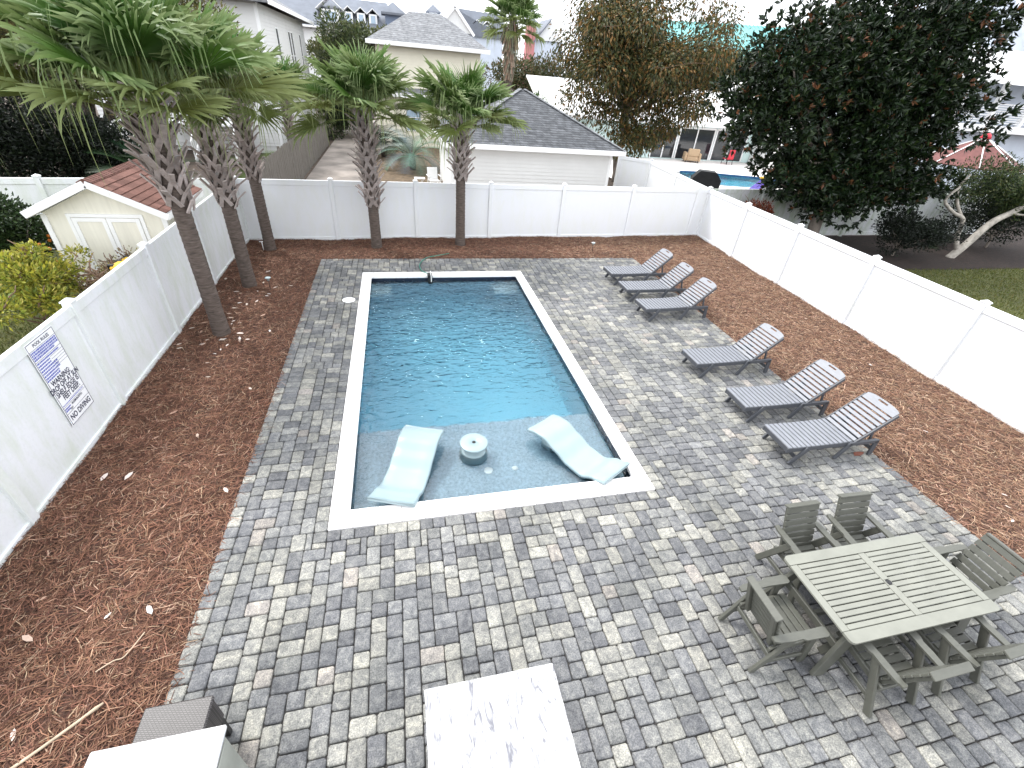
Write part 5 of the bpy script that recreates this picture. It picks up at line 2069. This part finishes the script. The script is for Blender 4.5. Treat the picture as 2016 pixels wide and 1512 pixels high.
# far roofs
def dormer(par, x, y, z, w, hgt):
    d = MB().box(x - w / 2, y, z, x + w / 2, y + 3, z + hgt).build('dormer', 'trim_white', par)
    MB().box(x - w * .28, y - .06, z + hgt * .12, x + w * .28, y - .01, z + hgt * .85).build('window', 'glass_blue', d)
    roof_mesh([(x - w * .75, y - .3, z + hgt), (x, y - .3, z + hgt + w * .6), (x, y + 4, z + hgt + w * .6), (x - w * .75, y + 4, z + hgt)], [(0, 1, 2, 3)], 'dormer_roof', 'trim_white', d, .15)
    roof_mesh([(x + w * .75, y - .3, z + hgt), (x, y - .3, z + hgt + w * .6), (x, y + 4, z + hgt + w * .6), (x + w * .75, y + 4, z + hgt)], [(3, 2, 1, 0)], 'dormer_roof', 'trim_white', d, .15)


Z = 110.0
h = thing('dormered_lodge', 'long far building with grey roof, white dormers and a square turret', 'building', (0, 0, 0))
MB().box(-26, Z, -.1, 3.5, Z + 14, 9.6).build('wall', 'siding_white', h)
roof_mesh([(-27, Z - 1, 9.5), (4.2, Z - 1, 9.5), (1.0, Z + 7, 14.6), (-24, Z + 7, 14.6)], [(0, 1, 2, 3)], 'roof', 'roof_slate', h, .3)
for x in (-6.2, -3.9, -1.7):
    dormer(h, x, Z + 1.0, 10.6, 1.5, 1.6)
dormer(h, -9.4, Z + .2, 10.2, 3.4, 2.0)
MB().box(.6, Z - 1.5, 9.0, 3.8, Z + 1.5, 12.6).build('turret', 'wall_blue', h)
MB().box(2.6, Z - 1.6, 9.3, 3.4, Z - 1.48, 11.6).build('turret_window', 'trim_white', h)
hip_roof(-.1, Z - 2.2, 4.5, Z + 2.2, 12.6, 2.15, 2.25, Z, Z, 14.3, h, 'roof_slate', .35)
MB().box(-27, Z - 1.2, 9.2, 4.2, Z - 1.02, 9.5).build('gutter', 'trim_white', h)
h = thing('gabled_lodge', 'far white gabled building with slate roof and two small dormers', 'building', (0, 0, 0))
MB().box(10.5, Z + 1, -.1, 24, Z + 14, 10.8).build('wall', 'siding_grey', h)
MB().prism([(10.4, 10.7), (17.4, 10.7), (13.9, 14.3)], 'y', Z - .5, Z + 1).build('gable', 'siding_white', h)
for s in (-1, 1):
    MB().beam((13.9 + s * 3.9, Z - .7, 10.4), (13.9, Z - .7, 14.7), .5, .35, (0, 1, 0)).build('barge_board', 'trim_white', h)
roof_mesh([(14.0, Z + .6, 14.6), (17.9, Z + .6, 10.6), (24.5, Z + .6, 10.6), (24.5, Z + 5, 14.6)], [(0, 1, 2, 3)], 'roof', 'roof_slate', h, .2)
for x in (18.6, 20.6):
    dormer(h, x, Z + .9, 11.2, 1.2, 1.3)
h = thing('cupola_house', 'far house with a small white cupola above the cream house roof', 'building', (10.9, 125, 0))
MB().box(-5, -4, -.1, 5, 4, 11.5).build('wall', 'siding_grey', h)
MB().box(-.8, -.8, 11.5, .8, .8, 14.6).build('cupola', 'trim_white', h)
hip_roof(-1.6, -1.6, 1.6, 1.6, 14.6, -.05, .05, 0, 0, 15.9, h, 'roof_slate')
h = thing('pink_tower_house', 'far pink building with a narrow tower beside the fan palm', 'building', (30.4, 112, 0))
MB().box(.61, 0, -.1, 7, 8, 11.0).build('wall', 'siding_grey', h)
MB().box(-1.2, -.6, -.1, .6, 1.2, 13.8).build('tower', 'wall_pink', h)
hip_roof(-1.6, -1.0, 1.0, 1.6, 13.8, -.35, -.25, .3, .3, 14.8, h, 'roof_slate')
MB().prism([(.7, 11.0), (6.9, 11.0), (3.8, 14.4)], 'y', -.4, 0).build('gable', 'siding_white', h)
roof_mesh([(.2, -.9, 10.6), (3.8, -.9, 14.8), (3.8, 8, 14.8), (.2, 8, 10.6)], [(0, 1, 2, 3)], 'roof', 'roof_slate', h, .3)
h = thing('teal_roof_hall', 'large far hall under a flat-sloped teal metal roof', 'building', (0, 0, 0))
MB().box(40, 80, -.1, 74, 100, 9.8).build('wall', 'siding_grey', h)
roof_mesh([(41.5, 79, 9.6), (76, 79, 9.6), (76, 92, 15.9), (46.5, 92, 14.6)], [(0, 1, 2, 3)], 'roof', 'roof_teal', h, .3)
for k in range(36):
    x = 42.0 + k * .94
    MB().beam((x, 79, 9.68), (46.6 + k * .82, 91.9, 14.72 + k * .036), .08, .1).build('standing_seam', 'roof_teal', h)
